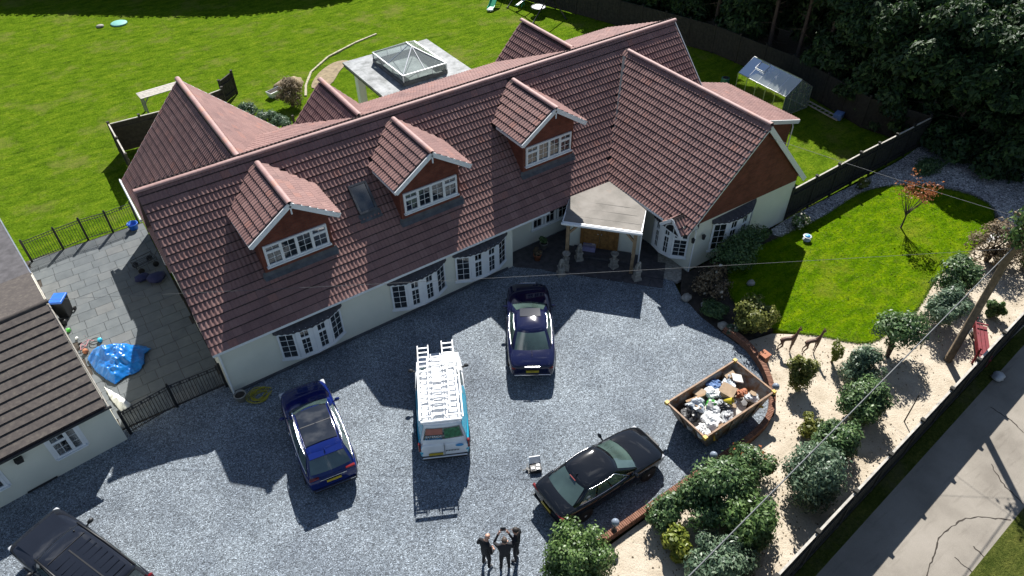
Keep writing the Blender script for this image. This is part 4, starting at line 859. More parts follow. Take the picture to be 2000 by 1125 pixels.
# conifers: a few crown meshes shared by the row
def conifer_mesh(seed, H, Rm, z0, n):
    g = np.random.default_rng(seed); nb = 150; P = []; N = []; Hg = []
    hz = z0+(H-z0)*g.uniform(0, 1, nb)**.85; az = g.uniform(0, 6.28, nb); t = (hz-z0)/(H-z0); br = Rm*(1-t**1.7)*.9*g.uniform(.75, 1.15, nb)+.12
    w = br+.2; k = g.choice(nb, n, p=w/w.sum()); s = g.uniform(.25, 1.05, n)**.7; a = az[k]+g.normal(size=n)*.20; r = br[k]*s
    P = np.stack([r*np.cos(a), r*np.sin(a), hz[k]+r*.28+g.normal(size=n)*.16], 1); out_ = np.stack([np.cos(a), np.sin(a), np.full(n, .25)], 1)
    N = out_*.5+np.array([0, 0, .6])+g.normal(size=(n, 3))*.5; return leaf_mesh('crown', P, N, .40, .15, 'conifer', g, .15, out_*.9+np.array([0, 0, -.1]))
def broad_mesh(seed, H, Rm, n):
    g = np.random.default_rng(seed); nc = 46; a = g.uniform(0, 6.28, nc); z = H*g.uniform(.04, .93, nc); r = Rm*(1-(z/H)**5)*g.uniform(.45, 1.0, nc)**.5; C = np.stack([r*np.cos(a), r*np.sin(a), z], 1); rc = g.uniform(.45, .85, nc)
    k = g.choice(nc, n, p=rc**2/(rc**2).sum()); q = g.normal(size=(n, 3)); q /= np.linalg.norm(q, axis=1, keepdims=True); q[:, 2] = np.abs(q[:, 2])*.9-.15; P = C[k]+q*rc[k][:, None]*g.uniform(.6, 1.05, (n, 1)); P[:, 2] = np.maximum(P[:, 2], .1)
    N = q*.7+np.array([0, 0, .5])+g.normal(size=(n, 3))*.5; return leaf_mesh('crown', P, N, .34, .13, 'conifer', g, .12)
CM = [conifer_mesh(50, 7.6, 1.75, .3, 11000), conifer_mesh(51, 8.6, 1.7, .4, 11500), conifer_mesh(52, 6.6, 1.8, .2, 10000), conifer_mesh(53, 8.8, 1.9, 4.3, 7000), broad_mesh(54, 5.4, 2.0, 13000), broad_mesh(55, 5.9, 2.1, 14000)]
def ctrunk(h, seed, bare):
    g = np.random.default_rng(seed); m = MB(); m.tube([(0, 0, -.3), (g.uniform(-.1, .1), g.uniform(-.1, .1), h*.5), (0, 0, h)], [.16, .11, .02], 7)
    for i in range(26 if bare else 8):
        z = g.uniform(.6, h*.6); a = g.uniform(0, 6.28); L = g.uniform(.4, 1.3); m.tube([(0, 0, z), (math.cos(a)*L, math.sin(a)*L, z+g.uniform(-.1, .6))], [.03, .008], 4)
    return m.mesh('trunk', 'bark', True)
CTK = [ctrunk(7.0, 60, False), ctrunk(8.0, 61, False), ctrunk(6.0, 62, False), ctrunk(8.4, 63, True), ctrunk(4.8, 64, False), ctrunk(5.2, 65, False)]
def conifer(label, x, y, v, s, grp='conifers beyond the boundary fence'):
    t = thing('conifer_tree', label, 'tree', (x, y, -.1), random.uniform(0, 6.28), grp); t.scale = (s*1.08, s*1.08, s*1.2*random.uniform(.95, 1.05)); ob('trunk', CTK[v], t); ob('crown', CM[v], t)
LB = 'dense dark conifer in the shaded row beyond the boundary fence'
for i, (x, y, v, s) in enumerate([(41.9, -9.8, 5, 1.07), (41.5, -7.6, 5, 1.10), (41.4, -5.6, 5, 1.07), (41.3, -3.7, 5, 1.10), (41.2, -1.7, 5, 1.07), (41.4, 0.3, 5, 1.04), (41.8, 2.3, 5, 1.10), (42.1, 4.3, 3, 0.95), (42.2, 6.4, 3, 1), (41.9, 8.6, 3, 1.02), (41.7, 10.8, 0, 1.05), (41, 13, 3, 1), (40.4, 15.3, 1, 0.95), (39.6, 17.8, 0, 1), (39, 20.4, 1, 1), (38.3, 23, 0, 1.1),
    (43.9, -8.6, 4, 0.95), (44, -6, 5, 0.95), (43.8, -3.6, 5, 1.05), (43.9, -1.2, 4, 0.97), (44.1, 1.4, 4, 0.97), (45.1, 4.6, 1, 1), (45.3, 7.4, 1, 1.05), (44.9, 10.4, 1, 1), (44.2, 13.6, 0, 1.15), (46.4, -7.2, 5, 0.97), (46.3, -4.6, 4, 1.05), (46.5, -2.2, 4, 0.97), (46.4, 0.4, 5, 0.95), (46.8, 2.8, 5, 1.02), (48.9, -5.6, 4, 1.05), (48.8, -2.8, 5, 0.95), (49, -0.2, 5, 0.95), (49.2, 2.6, 5, 1.02), (51.4, -3.8, 5, 0.95), (51.6, -0.8, 5, 0.95), (52, 2.2, 5, 1), (44.2, -11.4, 5, 0.97), (46.6, -10, 5, 0.97), (47.6, 6.6, 1, 1.1), (47.4, 10.2, 0, 1.2), (46.8, 13.8, 1, 1.1), (43.4, 16.6, 0, 1.1), (42.4, 19.8, 1, 1), (45.6, 18.6, 1, 1.1)]):
    conifer(['dense dark conifer in the shaded front row beyond the boundary fence', 'dark conifer in the second row behind the boundary fence', None, 'bare trunked conifer with a high crown behind the boundary fence'][3 if v == 3 else (1 if x > 43 else 0)], x, y, v, s, ['front row conifers', 'second row conifers', None, 'bare trunked conifers'][3 if v == 3 else (1 if x > 43 else 0)])
hd = thing('clipped_hedge', 'tall dark clipped hedge beyond the far end of the back lawn', 'hedge', (1.2, 55.4, 0)); g = np.random.default_rng(90); HP = [V((-14, 68, 0)), V((1.2, 55.4, 0)), V((11.4, 47.4, 0)), V((16.5, 43.6, 0)), V((23.8, 41.0, 0)), V((30, 41.4, 0))]; core = MB(); P_ = []; N_ = []
for a, b in zip(HP[:-1], HP[1:]):
    core.bar(a-HP[1]+V((0, 0, 2.4)), b-HP[1]+V((0, 0, 2.4)), 1.5, 4.9); L_ = (b-a).length; d_ = (b-a)/L_; w_ = V((-d_.y, d_.x, 0))
    for k in range(int(L_*170)):
        u, q, z = g.uniform(0, L_), g.uniform(-1, 1), g.uniform(0, 5.1); f_ = g.integers(3)
        p = a-HP[1]+d_*u+(w_*(.85*(1 if f_ == 0 else -1)) if f_ < 2 else w_*(q*.85))+V((0, 0, z if f_ < 2 else 4.95+.15*g.normal())); P_.append(list(p)); N_.append(list((w_*(1 if f_ == 0 else -1) if f_ < 2 else V((0, 0, 1)))+V(g.normal(size=3)*.5)))
core.build('stems', 'soil', hd); ob('foliage', leaf_mesh('foliage', np.array(P_), np.array(N_), .35, .2, 'conifer', g), hd)

def in_poly(P, poly):
    x, y = P[:, 0], P[:, 1]; c = np.zeros(len(P), bool)
    for i in range(len(poly)):
        (x1, y1), (x2, y2) = poly[i], poly[i-1]; m = ((y1 > y) != (y2 > y)); c ^= m & (x < (x2-x1)*(y-y1)/((y2-y1) if y2 != y1 else 1e-9)+x1)
    return c
MAT['blade'] = m_leaf('grass_blade', (.075, .16, .004), (.16, .27, .008), (.28, .36, .03), .8, .45)
g = np.random.default_rng(95); Q = np.stack([g.uniform(20, 38, 9000), g.uniform(-13.2, -5.5, 9000)], 1); Q = Q[in_poly(Q, FL)]; n_ = len(Q)
ed = np.array([FL[k % len(FL)] for k in range(len(FL))]); kk = g.integers(0, len(FL), 5000); tt = g.uniform(0, 1, (5000, 1)); E_ = ed[kk]*(1-tt)+ed[(kk+1) % len(FL)]*tt+g.normal(size=(5000, 2))*.035
Q = np.concatenate([Q, E_]); P = np.concatenate([Q, np.full((len(Q), 1), .095)], 1); N = g.normal(size=(len(Q), 3))*np.array([1, 1, .4])*.6+np.array([0, 0, .9])
gr = ob('grass', leaf_mesh('grass', P, N, .085, .026, 'blade', g, 0, np.array([0, 0, .25])), None, kind='stuff'); tag(gr, 'short bright grass blades over the front lawn', 'grass')
Q = np.stack([g.uniform(7, 37, 9000), g.uniform(-17.6, -9.8, 9000)], 1); Q = Q[in_poly(Q, SAND)]; w = np.array([math.exp(-min((q[0]-o.location.x)**2+(q[1]-o.location.y)**2 for o in SHR)/2.2) for q in Q]); Q = Q[g.uniform(size=len(Q)) < w*.5+.03]
lt = ob('leaf_litter', leaf_mesh('leaf_litter', np.concatenate([Q, np.full((len(Q), 1), .062)], 1), g.normal(size=(len(Q), 3))*.25+np.array([0, 0, 1]), .07, .045, 'brown_leaf', g), None, kind='stuff'); tag(lt, 'dry fallen leaves scattered on the sand beneath the shrubs', 'leaves')

# ------------------------------------------------------------------ vehicles
def patch_mesh(fn, t0, t1, h0, h1, off, n=8, m=5, inset=None):
    vs = []; fs = []
    for j in range(m+1):
        for i in range(n+1):
            t = t0+(t1-t0)*i/n; h = h0+(h1-h0)*j/m; vs.append(fn(t, h, off))
    for j in range(m):
        for i in range(n): fs.append((j*(n+1)+i, j*(n+1)+i+1, (j+1)*(n+1)+i+1, (j+1)*(n+1)+i))
    return MB().add(vs, fs)
def vehicle(name, label, cat, loc, heading, sp, group=None):
    """local +Y forward, origin at the rear centre on the ground; heading = clockwise angle from world +Y"""
    t = thing(name, label, cat, (loc[0], loc[1], 0), -R(heading), group); L, W = sp['L'], sp['W']/2; pm = sp['paint']; low = sp.get('low', pm)
    # lower body: cross sections front to rear, (y, half width factor, z bottom, z shoulder, z top)
    vs = []; K = None
    for (y, wf, zb, zs, zt) in sp['st']:
        w = W*wf; half = [(0, zb), (w*.80, zb), (w*.965, zb+.07), (w, zb+(zs-zb)*.45), (w*.985, zs-.07), (w*.94, zs), (w*.70, zt-.01*(zt > zs)), (0, zt)]
        ring = half+[(-x, z) for x, z in reversed(half[1:-1])]; K = len(ring); vs += [(x, y, z) for x, z in ring]
    n = len(sp['st']); fs = [(i*K+k, (i+1)*K+k, (i+1)*K+(k+1) % K, i*K+(k+1) % K) for i in range(n-1) for k in range(K)]+[tuple(range(K)), tuple(reversed(range((n-1)*K, n*K)))]
    b = MB().add(vs, [tuple(reversed(f)) for f in fs]).build('body', pm, t, True); b.modifiers.new('s', 'SUBSURF').levels = 2; bake(b)
    r = sp['wr']; cut = MB(); 
    for wy in sp['wheels']: cut.lathe([(r+.05, -1.2*1), (r+.05, 1.2)], 24)
    cmb = MB()
    for wy in sp['wheels']:
        nn = 24
        for s in (-1, 1):
            ring = [(wy+(r+.055)*math.cos(2*math.pi*k/nn), r+(r+.055)*math.sin(2*math.pi*k/nn)) for k in range(nn)]; x0, x1 = s*(W-.30), s*(W+.3); a, c = min(x0, x1), max(x0, x1)
            cmb.add([(a, y, z) for y, z in ring]+[(c, y, z) for y, z in ring], [tuple(reversed(range(nn))), tuple(range(nn, 2*nn))]+[(k, (k+1) % nn, nn+(k+1) % nn, nn+k) for k in range(nn)])
    co = cmb.build('cutter', 'black_plastic'); co.matrix_world = Matrix.Identity(4)
    bm_ = b.modifiers.new('arch', 'BOOLEAN'); bm_.object = co; bm_.operation = 'DIFFERENCE'; bm_.solver = 'EXACT'; b.parent = None; bpy.context.view_layer.update(); bake(b); b.parent = t; bpy.data.objects.remove(co)
    smooth_by_angle(b.data, 45)
    for wy in sp['wheels']:
        for s in (-1, 1):
            wt = MB(); rr_ = [(r*.62, -.11), (r*.93, -.115), (r, -.08), (r, .08), (r*.93, .115), (r*.62, .11)]; wt.lathe(rr_, 24)
            Mx = Matrix.Translation((s*(W-.115), wy, r)) @ Matrix.Rotation(R(90)*s, 4, 'Y'); o = wt.build('wheel', 'tyre', t, True); o.matrix_local = Mx
            rm = MB(); rm.lathe([(r*.64, .06), (r*.64, .105), (r*.57, .10), (r*.54, .06)], 24); rm.lathe([(.03, .08), (.06, .10), (.05, .115)], 10); ns = sp.get('spokes', 5)
            for q in range(ns): a = 2*math.pi*q/ns; rm.bar((.03*math.cos(a), .03*math.sin(a), .095), (r*.6*math.cos(a), r*.6*math.sin(a), .088), .06, .03)
            rm.build('rim', sp.get('rim', 'alloy'), o)
    # cabin shell
    G = sp['cab']; zb_, zr_ = G['zb'], G['zr']; yf0, yf1, yr0, yr1 = G['yf0'], G['yf1'], G['yr0'], G['yr1']; wb, wt_ = W*G['wb'], W*G['wt']; bf, brr = G.get('bf', .10), G.get('br', .08)
    def ext(h):
        e = h; return (yf0+(yf1-yf0)*e, yr0+(yr1-yr0)*e, wb+(wt_-wb)*(max(h, 0.0)**1.25), zb_+(zr_-zb_)*h)
    def side(s):
        def fn(tq, h, off):
            f, rr_, w, z = ext(h); y = rr_+brr*.5+(f-bf-rr_-brr*.5)*tq; bow_ = 1-.10*(2*tq-1)**2*(1 if abs(tq-.5) > .0 else 0); return (s*(w*bow_+off), y, z+off*.3)
        return fn
    def front(tq, h, off): f, rr_, w, z = ext(h); u = 2*tq-1; return (u*w*.90, f-bf*u*u+off, z+off*.4)
    def rear(tq, h, off): f, rr_, w, z = ext(h); u = 2*tq-1; return (-u*w*.90, rr_+brr*.5*u*u-off, z+off*.4)
    sh = MB(); rows = [-.08, .0, .33, .66, .9, 1.0]; ring_n = 0; vs = []
    for h in rows:
        hh = max(h, -.08); ring = [front(i/8, hh, 0) for i in range(8)]+[side(1)(1-i/10, hh, 0) for i in range(10)]+[rear(i/8, hh, 0) for i in range(8)]+[side(-1)(i/10, hh, 0) for i in range(10)]; ring_n = len(ring); vs += ring
    cx = (yf1+yr1)/2
    for sc, dz in ((.94, .025), (.80, .045), (.5, .06), (.2, .066)):
        ring = vs[5*ring_n:6*ring_n]; vs += [(x*sc, cx+(y-cx)*sc, zr_+dz) for x, y, z in ring]
    nr = len(rows)+4; fs = [(j*ring_n+k, (j+1)*ring_n+k, (j+1)*ring_n+(k+1) % ring_n, j*ring_n+(k+1) % ring_n) for j in range(nr-1) for k in range(ring_n)]+[tuple(range((nr-1)*ring_n, nr*ring_n))]
    cab = sh.add(vs, fs).build('cabin', G.get('paint', pm), t, True); bmx = bmesh.new(); bmx.from_mesh(cab.data); bmesh.ops.recalc_face_normals(bmx, faces=bmx.faces); bmx.to_mesh(cab.data); bmx.free()
    gl = G.get('glass', 'car_glass')
    def gp(nm, fn, t0, t1, h0, h1, mat=gl): return patch_mesh(fn, t0, t1, h0, h1, .012).build(nm, mat, t, True)
    gp('windscreen', front, .04, .96, .04, .93)
    if G.get('rearglass', True): gp('rear_window', rear, .05, .95, *G.get('rh', (.08, .9)))
    for s in (-1, 1):
        for (a, c) in G['win']:
            gp('side_window', side(s), a, c, .06, .86)
        if G.get('trim'):
            fn = side(s); a, c = G['win'][0][0]-.01, G['win'][-1][1]+.01; pts = [fn(a+(c-a)*i/14, .035, .016) for i in range(15)]+[fn(c-.005, .5, .016)]+[fn(c-(c-a)*i/14, .89, .016) for i in range(15)]
            MB().tube(pts, .013, 5).build('window_trim', G['trim'], t, True)
        mz = zb_+.06; my = yf0-.42; mo = MB(); mo.blob((s*(wb+.16), my, mz+.05), (.11, .07, .075), 10, 6); mo.bar((s*(wb-.03), my-.02, mz), (s*(wb+.12), my, mz+.02), .05, .03); mo.build('door_mirror', sp.get('mirror', pm), t, True)
        for yy in sp.get('handles', ()): MB().blob((s*(W*.985), yy, sp['hz']), (.02, .10, .018), 8, 5).build('door_handle', sp.get('hm', 'chrome'), t, True)
        for (nm, c, d, m_) in sp.get('lamps', ()):
            o = MB().box((s*c[0], c[1], c[2]), d).build(nm, m_, t); bevel(o, min(d)*.35, 2)
    for (nm, c, d, m_, rx) in sp.get('bits', ()):
        Mx = Matrix.Rotation(R(rx), 3, 'X'); o = MB().box(c, d, M=Mx).build(nm, m_, t)
        if min(d) > .02: bevel(o, min(d)*.3, 2)
    return t, front, rear, side, ext
def lens(nm, col, rough=.15): return cmat(nm, col, rough, var=.2, spec=.6)
lens('red_lens', (.16, .008, .010)); lens('clear_lens', (.45, .47, .5)); cmat('plate_yellow', (.45, .33, .02), .4); cmat('plate_white', (.75, .75, .72), .4)
def text(body, size, parent, M, mat, name, depth=.002):
    cu = bpy.data.curves.new(name, 'FONT'); cu.body = body; cu.size = size; cu.extrude = depth; cu.align_x = 'CENTER'; cu.align_y = 'CENTER'; o = bpy.data.objects.new(name, cu); COL.objects.link(o)
    dg = bpy.context.evaluated_depsgraph_get(); me = bpy.data.meshes.new_from_object(o.evaluated_get(dg)); bpy.data.objects.remove(o); q = ob(name, me, parent); q.matrix_local = M; me.materials.clear(); me.materials.append(MAT[mat]); return q

# blue SUV
suv, *_f = vehicle('suv', 'metallic blue SUV with black glass roof and silver roof rails', 'car', (1.76, -6.42), 8.5, dict(L=4.75, W=1.93, paint='paint_blue', wr=.37, wheels=(.92, 3.78), spokes=10, hz=.93, hm='chrome',
    st=[(.0, .80, .36, .82, .86), (.05, .88, .30, .93, .97), (.35, .97, .26, 1.02, 1.06), (1.2, 1.0, .24, 1.02, 1.06), (2.4, 1.0, .24, 1.00, 1.05), (3.3, .995, .24, .99, 1.06), (3.7, .99, .25, .96, 1.05), (4.3, .95, .27, .88, .95), (4.62, .86, .30, .80, .85), (4.75, .74, .38, .70, .74)],
    cab=dict(zb=1.03, zr=1.64, yf0=3.50, yf1=2.72, yr0=.12, yr1=.62, wb=.92, wt=.70, bf=.16, br=.14, win=[(.04, .34), (.365, .66), (.69, .90)], trim='chrome', rh=(.10, .82)),
    lamps=[('tail_light', (.64, .115, .97), (.34, .12, .07), 'red_lens'), ('headlight', (.72, 4.48, .76), (.34, .28, .12), 'clear_lens')], handles=(1.45, 2.45),
    bits=[('number_plate', (0, -.02, .78), (.52, .02, .11), 'plate_yellow', 0), ('tailgate_trim', (0, .005, .90), (.95, .03, .035), 'chrome', 0), ('rear_bumper', (0, .03, .40), (1.55, .14, .16), 'black_plastic', 0), ('bumper_trim', (0, -.045, .47), (1.45, .02, .03), 'chrome', 0), ('grille', (0, 4.70, .62), (.8, .08, .26), 'black_plastic', 0), ('spoiler', (0, .56, 1.625), (1.18, .26, .04), 'paint_blue', 4)]))
fr_s, rear_s, side_s, ext_s = _f
MB().add([(-.56, .98, 1.708), (.56, .98, 1.708), (.56, 2.62, 1.692), (-.56, 2.62, 1.692), (-.56, 1.8, 1.728), (.56, 1.8, 1.728), (0, 1.0, 1.724), (0, 2.64, 1.708), (0, 1.8, 1.740)], [(0, 6, 8, 4), (6, 1, 5, 8), (4, 8, 7, 3), (8, 5, 2, 7)]).build('glass_roof', 'roof_glass', suv, True)
MB().bar((-.56, 1.84, 1.734), (.56, 1.84, 1.734), .03, .008).build('roof_bar', 'black_plastic', suv)
for s in (-1, 1):
    rl = MB(); rl.tube([(s*.64, .85, 1.685), (s*.655, 1.05, 1.73), (s*.66, 1.8, 1.745), (s*.655, 2.5, 1.72), (s*.64, 2.7, 1.67)], .022, 8); rl.build('roof_rail', 'chrome', suv, True)
MB().tube([(0, .66, 1.66), (0, .60, 1.70), (0, .50, 1.72)], [.03, .025, .006], 6).build('fin_antenna', 'paint_blue', suv, True)

# big dark blue luxury saloon
lux, *_f = vehicle('luxury_saloon', 'long midnight blue saloon with yellow rear plate nearest the porch', 'car', (10.36, -6.33), 33.4, dict(L=5.25, W=1.98, paint='paint_navy', wr=.37, wheels=(1.05, 4.10), spokes=10, hz=.88,
    st=[(.0, .78, .34, .84, .88), (.06, .86, .28, .93, .97), (.4, .95, .24, .99, 1.05), (1.0, 1.0, .22, 1.00, 1.06), (2.4, .985, .22, .97, 1.02), (3.6, .99, .22, .96, 1.02), (4.2, .98, .24, .94, 1.00), (4.8, .93, .27, .86, .92), (5.1, .84, .30, .76, .82), (5.25, .70, .40, .66, .72)],
    cab=dict(zb=1.0, zr=1.43, yf0=3.72, yf1=2.86, yr0=.72, yr1=1.50, wb=.88, wt=.67, bf=.18, br=.24, win=[(.07, .30), (.33, .58), (.61, .86)], trim='chrome', rh=(.06, .92)),
    lamps=[('tail_light', (.66, .08, .80), (.34, .12, .13), 'red_lens'), ('headlight', (.66, 5.06, .70), (.22, .14, .16), 'clear_lens')], handles=(1.75, 2.85),
    bits=[('number_plate', (0, -.03, .68), (.52, .03, .12), 'plate_yellow', 0), ('boot_strip', (0, .0, .93), (.62, .04, .03), 'chrome', 0), ('rear_bumper', (0, .0, .46), (1.45, .08, .06), 'chrome', 0), ('grille', (0, 5.22, .62), (.75, .08, .30), 'chrome', 0), ('roof_glass', (0, 2.55, 1.492), (.86, .50, .012), 'roof_glass', -2)]))
MB().tube([(0, .45, 1.055), (0, .80, 1.045)], [.012, .012], 5).build('boot_crease', 'chrome', lux)
MB().blob((0, -.01, .90), (.10, .025, .03)).build('badge', 'chrome', lux)
text('PKY', .085, lux, Matrix.Translation((0, -.048, .68)) @ Matrix.Rotation(R(90), 4, 'X'), 'black_plastic', 'plate_lettering')
for s in (-1, 1): MB().tube([(s*.93, .35, .62), (s*.99, 1.9, .60), (s*.985, 3.2, .60)], .014, 5).build('side_trim', 'chrome', lux)

# black saloon
sal, *_f = vehicle('black_saloon', 'black saloon car parked across the drive beside the laurel bushes', 'car', (7.22, -11.47), 90.6, dict(L=4.80, W=1.86, paint='paint_black', wr=.34, wheels=(.98, 3.84), spokes=5, hz=.86, hm='paint_black',
    st=[(.0, .80, .34, .82, .86), (.05, .87, .28, .92, .96), (.35, .95, .24, .98, 1.03), (1.0, 1.0, .22, .98, 1.02), (2.4, .99, .21, .95, 1.0), (3.3, .99, .21, .93, .99), (3.8, .98, .23, .90, .96), (4.35, .94, .26, .82, .88), (4.68, .86, .30, .72, .77), (4.80, .74, .38, .64, .68)],
    cab=dict(zb=.98, zr=1.41, yf0=3.50, yf1=2.66, yr0=.46, yr1=1.10, wb=.90, wt=.70, bf=.18, br=.22, win=[(.07, .30), (.33, .56), (.59, .84)], trim='chrome', rh=(.05, .94)),
    lamps=[('tail_light', (.66, .07, .82), (.42, .12, .12), 'red_lens'), ('headlight', (.66, 4.52, .68), (.34, .26, .12), 'clear_lens')], handles=(1.55, 2.55),
    bits=[('number_plate', (0, -.03, .62), (.52, .03, .11), 'plate_yellow', 0), ('rear_bumper', (0, .0, .40), (1.5, .06, .08), 'black_plastic', 0), ('grille', (0, 4.78, .52), (.7, .08, .34), 'black_plastic', 0), ('brake_light', (0, 1.06, 1.425), (.30, .03, .014), 'red_lens', 0)]))
MB().tube([(0, 1.28, 1.46), (0, 1.23, 1.50), (0, 1.15, 1.51)], [.03, .02, .006], 6).build('fin_antenna', 'paint_black', sal, True)

# dark 4x4 with ribbed roof, bottom left
rov, *_f = vehicle('off_roader', 'dark grey four wheel drive with ribbed roof at bottom left', 'car', (-5.15, -7.0), -24.5, dict(L=4.90, W=1.92, paint='paint_grey', wr=.39, wheels=(.92, 3.82), spokes=6, hz=1.0, hm='black_plastic', mirror='black_plastic',
    st=[(.0, .90, .46, .95, 1.0), (.06, .96, .38, 1.10, 1.14), (.4, .99, .34, 1.16, 1.20), (1.2, 1.0, .32, 1.16, 1.2), (2.6, 1.0, .32, 1.15, 1.2), (3.5, 1.0, .32, 1.14, 1.2), (3.9, .99, .33, 1.12, 1.18), (4.5, .97, .36, 1.06, 1.12), (4.80, .93, .38, 1.0, 1.05), (4.90, .86, .46, .92, .96)],
    cab=dict(zb=1.18, zr=1.84, yf0=3.55, yf1=3.00, yr0=.05, yr1=.16, wb=.95, wt=.82, bf=.12, br=.04, win=[(.05, .30), (.33, .58), (.61, .93)], rh=(.1, .85)),
    lamps=[('tail_light', (.86, .05, 1.0), (.16, .10, .34), 'red_lens'), ('headlight', (.76, 4.74, .92), (.24, .20, .16), 'clear_lens')], handles=(1.4, 2.5),
    bits=[('number_plate', (0, -.03, .8), (.52, .03, .11), 'plate_yellow', 0), ('rear_bumper', (0, .0, .55), (1.7, .16, .18), 'black_plastic', 0), ('grille', (0, 4.86, .84), (1.0, .08, .2), 'black_plastic', 0), ('bonnet_ridge', (0, 4.1, 1.16), (1.3, .9, .02), 'paint_grey', 0)]))
for s in (-1, 1):
    MB().tube([(s*.74, .2, 1.855), (s*.75, 1.6, 1.885), (s*.72, 2.95, 1.855)], .03, 6).build('roof_gutter_rail', 'black_plastic', rov, True)
    for k in range(7): MB().box((s*.36, .45+.27*k, 1.905), (.46, .05, .016)).build('roof_rib', 'paint_grey', rov)
MB().box((0, 2.42, 1.905), (1.25, .02, .012)).build('roof_seam', 'black_plastic', rov); MB().box((0, 1.25, 1.908), (.04, 2.1, .014)).build('roof_seam', 'black_plastic', rov)
MB().blob((.48, 2.75, 1.90), (.03, .03, .025)).build('roof_aerial', 'black_plastic', rov)

# work van with ladder rack
van, frv, rrv, sdv, exv = vehicle('work_van', 'white and teal work van with white ladders on its roof rack', 'van', (5.52, -7.62), 27.3, dict(L=4.85, W=1.93, paint='paint_white', wr=.33, wheels=(.92, 3.86), spokes=8, hz=1.0, hm='black_plastic', mirror='black_plastic',
    st=[(.0, .86, .40, .98, 1.02), (.05, .94, .30, 1.08, 1.12), (.4, .985, .25, 1.12, 1.16), (1.2, 1.0, .23, 1.12, 1.16), (2.6, 1.0, .23, 1.12, 1.16), (3.5, 1.0, .23, 1.10, 1.16), (3.9, .985, .25, 1.05, 1.12), (4.4, .94, .28, .92, .98), (4.74, .84, .32, .80, .84), (4.85, .72, .40, .70, .74)],
    cab=dict(zb=1.13, zr=1.96, yf0=3.95, yf1=3.02, yr0=.06, yr1=.20, wb=.955, wt=.74, bf=.22, br=.10, win=[(.70, .92)], rh=(.22, .86)),
    lamps=[('tail_light', (.875, .10, .95), (.10, .14, .42), 'red_lens'), ('headlight', (.72, 4.50, .82), (.30, .28, .18), 'clear_lens')], handles=(2.9,),
    bits=[('number_plate', (-.32, -.035, .62), (.52, .03, .11), 'plate_yellow', 0), ('rear_bumper', (0, .0, .40), (1.62, .14, .16), 'black_plastic', 0), ('bumper_edge', (0, -.06, .47), (1.60, .04, .04), 'paint_white', 0), ('grille', (0, 4.80, .58), (.9, .08, .22), 'black_plastic', 0), ('door_gap', (0, -.012, .85), (.012, .05, .62), 'black_plastic', 0)]))
for s in (-1, 1):
    patch_mesh(sdv(s), .0, .55, .02, .94, .014).build('side_graphic', 'teal', van, True); patch_mesh(sdv(s), .56, .68, .02, .5, .014).build('side_graphic', 'teal', van, True)
    MB().add([(s*.978, .30, .42), (s*.978, 2.6, .42), (s*.978, 2.2, 1.06), (s*.972, .30, 1.06)], [(0, 1, 2, 3) if s > 0 else (3, 2, 1, 0)]).build('side_graphic', 'teal', van)
cmat('sign_salmon', (.42, .15, .11), .5); cmat('sign_blue', (.03, .16, .42), .5); cmat('sign_green', (.03, .16, .07), .5, var=.6, scale=9); cmat('sign_white', (.7, .74, .78), .5); cmat('sticker_blue', (.04, .30, .62), .5)
pr_ = lambda t_, h_, o_: rrv(t_, h_, o_)
patch_mesh(rrv, .51, .92, .50, .84, .018).build('window_sign', 'sign_salmon', van); patch_mesh(rrv, .08, .47, .28, .80, .018).build('window_sign', 'sign_green', van)
def rear_matrix(t_, h_, o_):
    p = V(rrv(t_, h_, o_)); dx = (V(rrv(t_-.05, h_, o_))-V(rrv(t_+.05, h_, o_))).normalized()*-1; dz = (V(rrv(t_, h_+.1, o_))-V(rrv(t_, h_-.1, o_))).normalized(); dx = V((1, 0, 0)) if dx.x > 0 else V((1, 0, 0)); nn = dx.cross(dz); return Matrix(((dx.x, dz.x, nn.x, p.x), (dx.y, dz.y, nn.y, p.y), (dx.z, dz.z, nn.z, p.z), (0, 0, 0, 1)))
text('EXTERIOR', .125, van, rear_matrix(.72, .40, .024), 'sign_white', 'window_lettering'); text('CLEANING', .125, van, rear_matrix(.72, .27, .024), 'sticker_blue', 'window_lettering')
MB().blob((.55, -.0, .98), (.15, .012, .075), 14, 8).build('door_sticker', 'sticker_blue', van, True)
bd_ = [c for c in van.children if c.name.startswith('body')][0].data; bd_.materials.append(MAT['teal'])
for p in bd_.polygons:
    if abs(p.center.x) > .80 and p.center.y < 2.5 and p.center.z > .3: p.material_index = 1
mk = MB()
for k in range(9): mk.box((.06+.055*k, -.022, .74), (.03, .012, .05))
mk.build('door_lettering', 'black_plastic', van, kind='stuff')
# rack and ladders
rk = MB()
for yy in (.45, 1.35, 2.25, 2.95): rk.bar((-.76, yy, 2.16), (.76, yy, 2.16), .05, .04); [rk.bar((s*.70, yy, 1.92), (s*.72, yy, 2.18), .04, .04) for s in (-1, 1)]
for s in (-1, 1): rk.bar((s*.76, .30, 2.20), (s*.76, 3.05, 2.20), .04, .05)
rk.tube([(-.72, .16, 2.26), (.72, .16, 2.26)], .06, 10)
rk.build('roof_rack', 'white_metal', van)
def ladder(label, x, y0, y1, z, w, n):
    t = thing('ladder', label, 'ladder', (5.52, -7.62, 0), -R(27.3), 'ladders on the van')
    for s in (-1, 1): MB().bar((x+s*w/2, y0, z), (x+s*w/2, y1, z), .035, .075).build('stile', 'white_metal', t)
    for k in range(n): yy = y0+.12+(y1-y0-.24)*k/(n-1); MB().bar((x-w/2, yy, z), (x+w/2, yy, z), .05, .035).build('rung', 'white_metal', t)
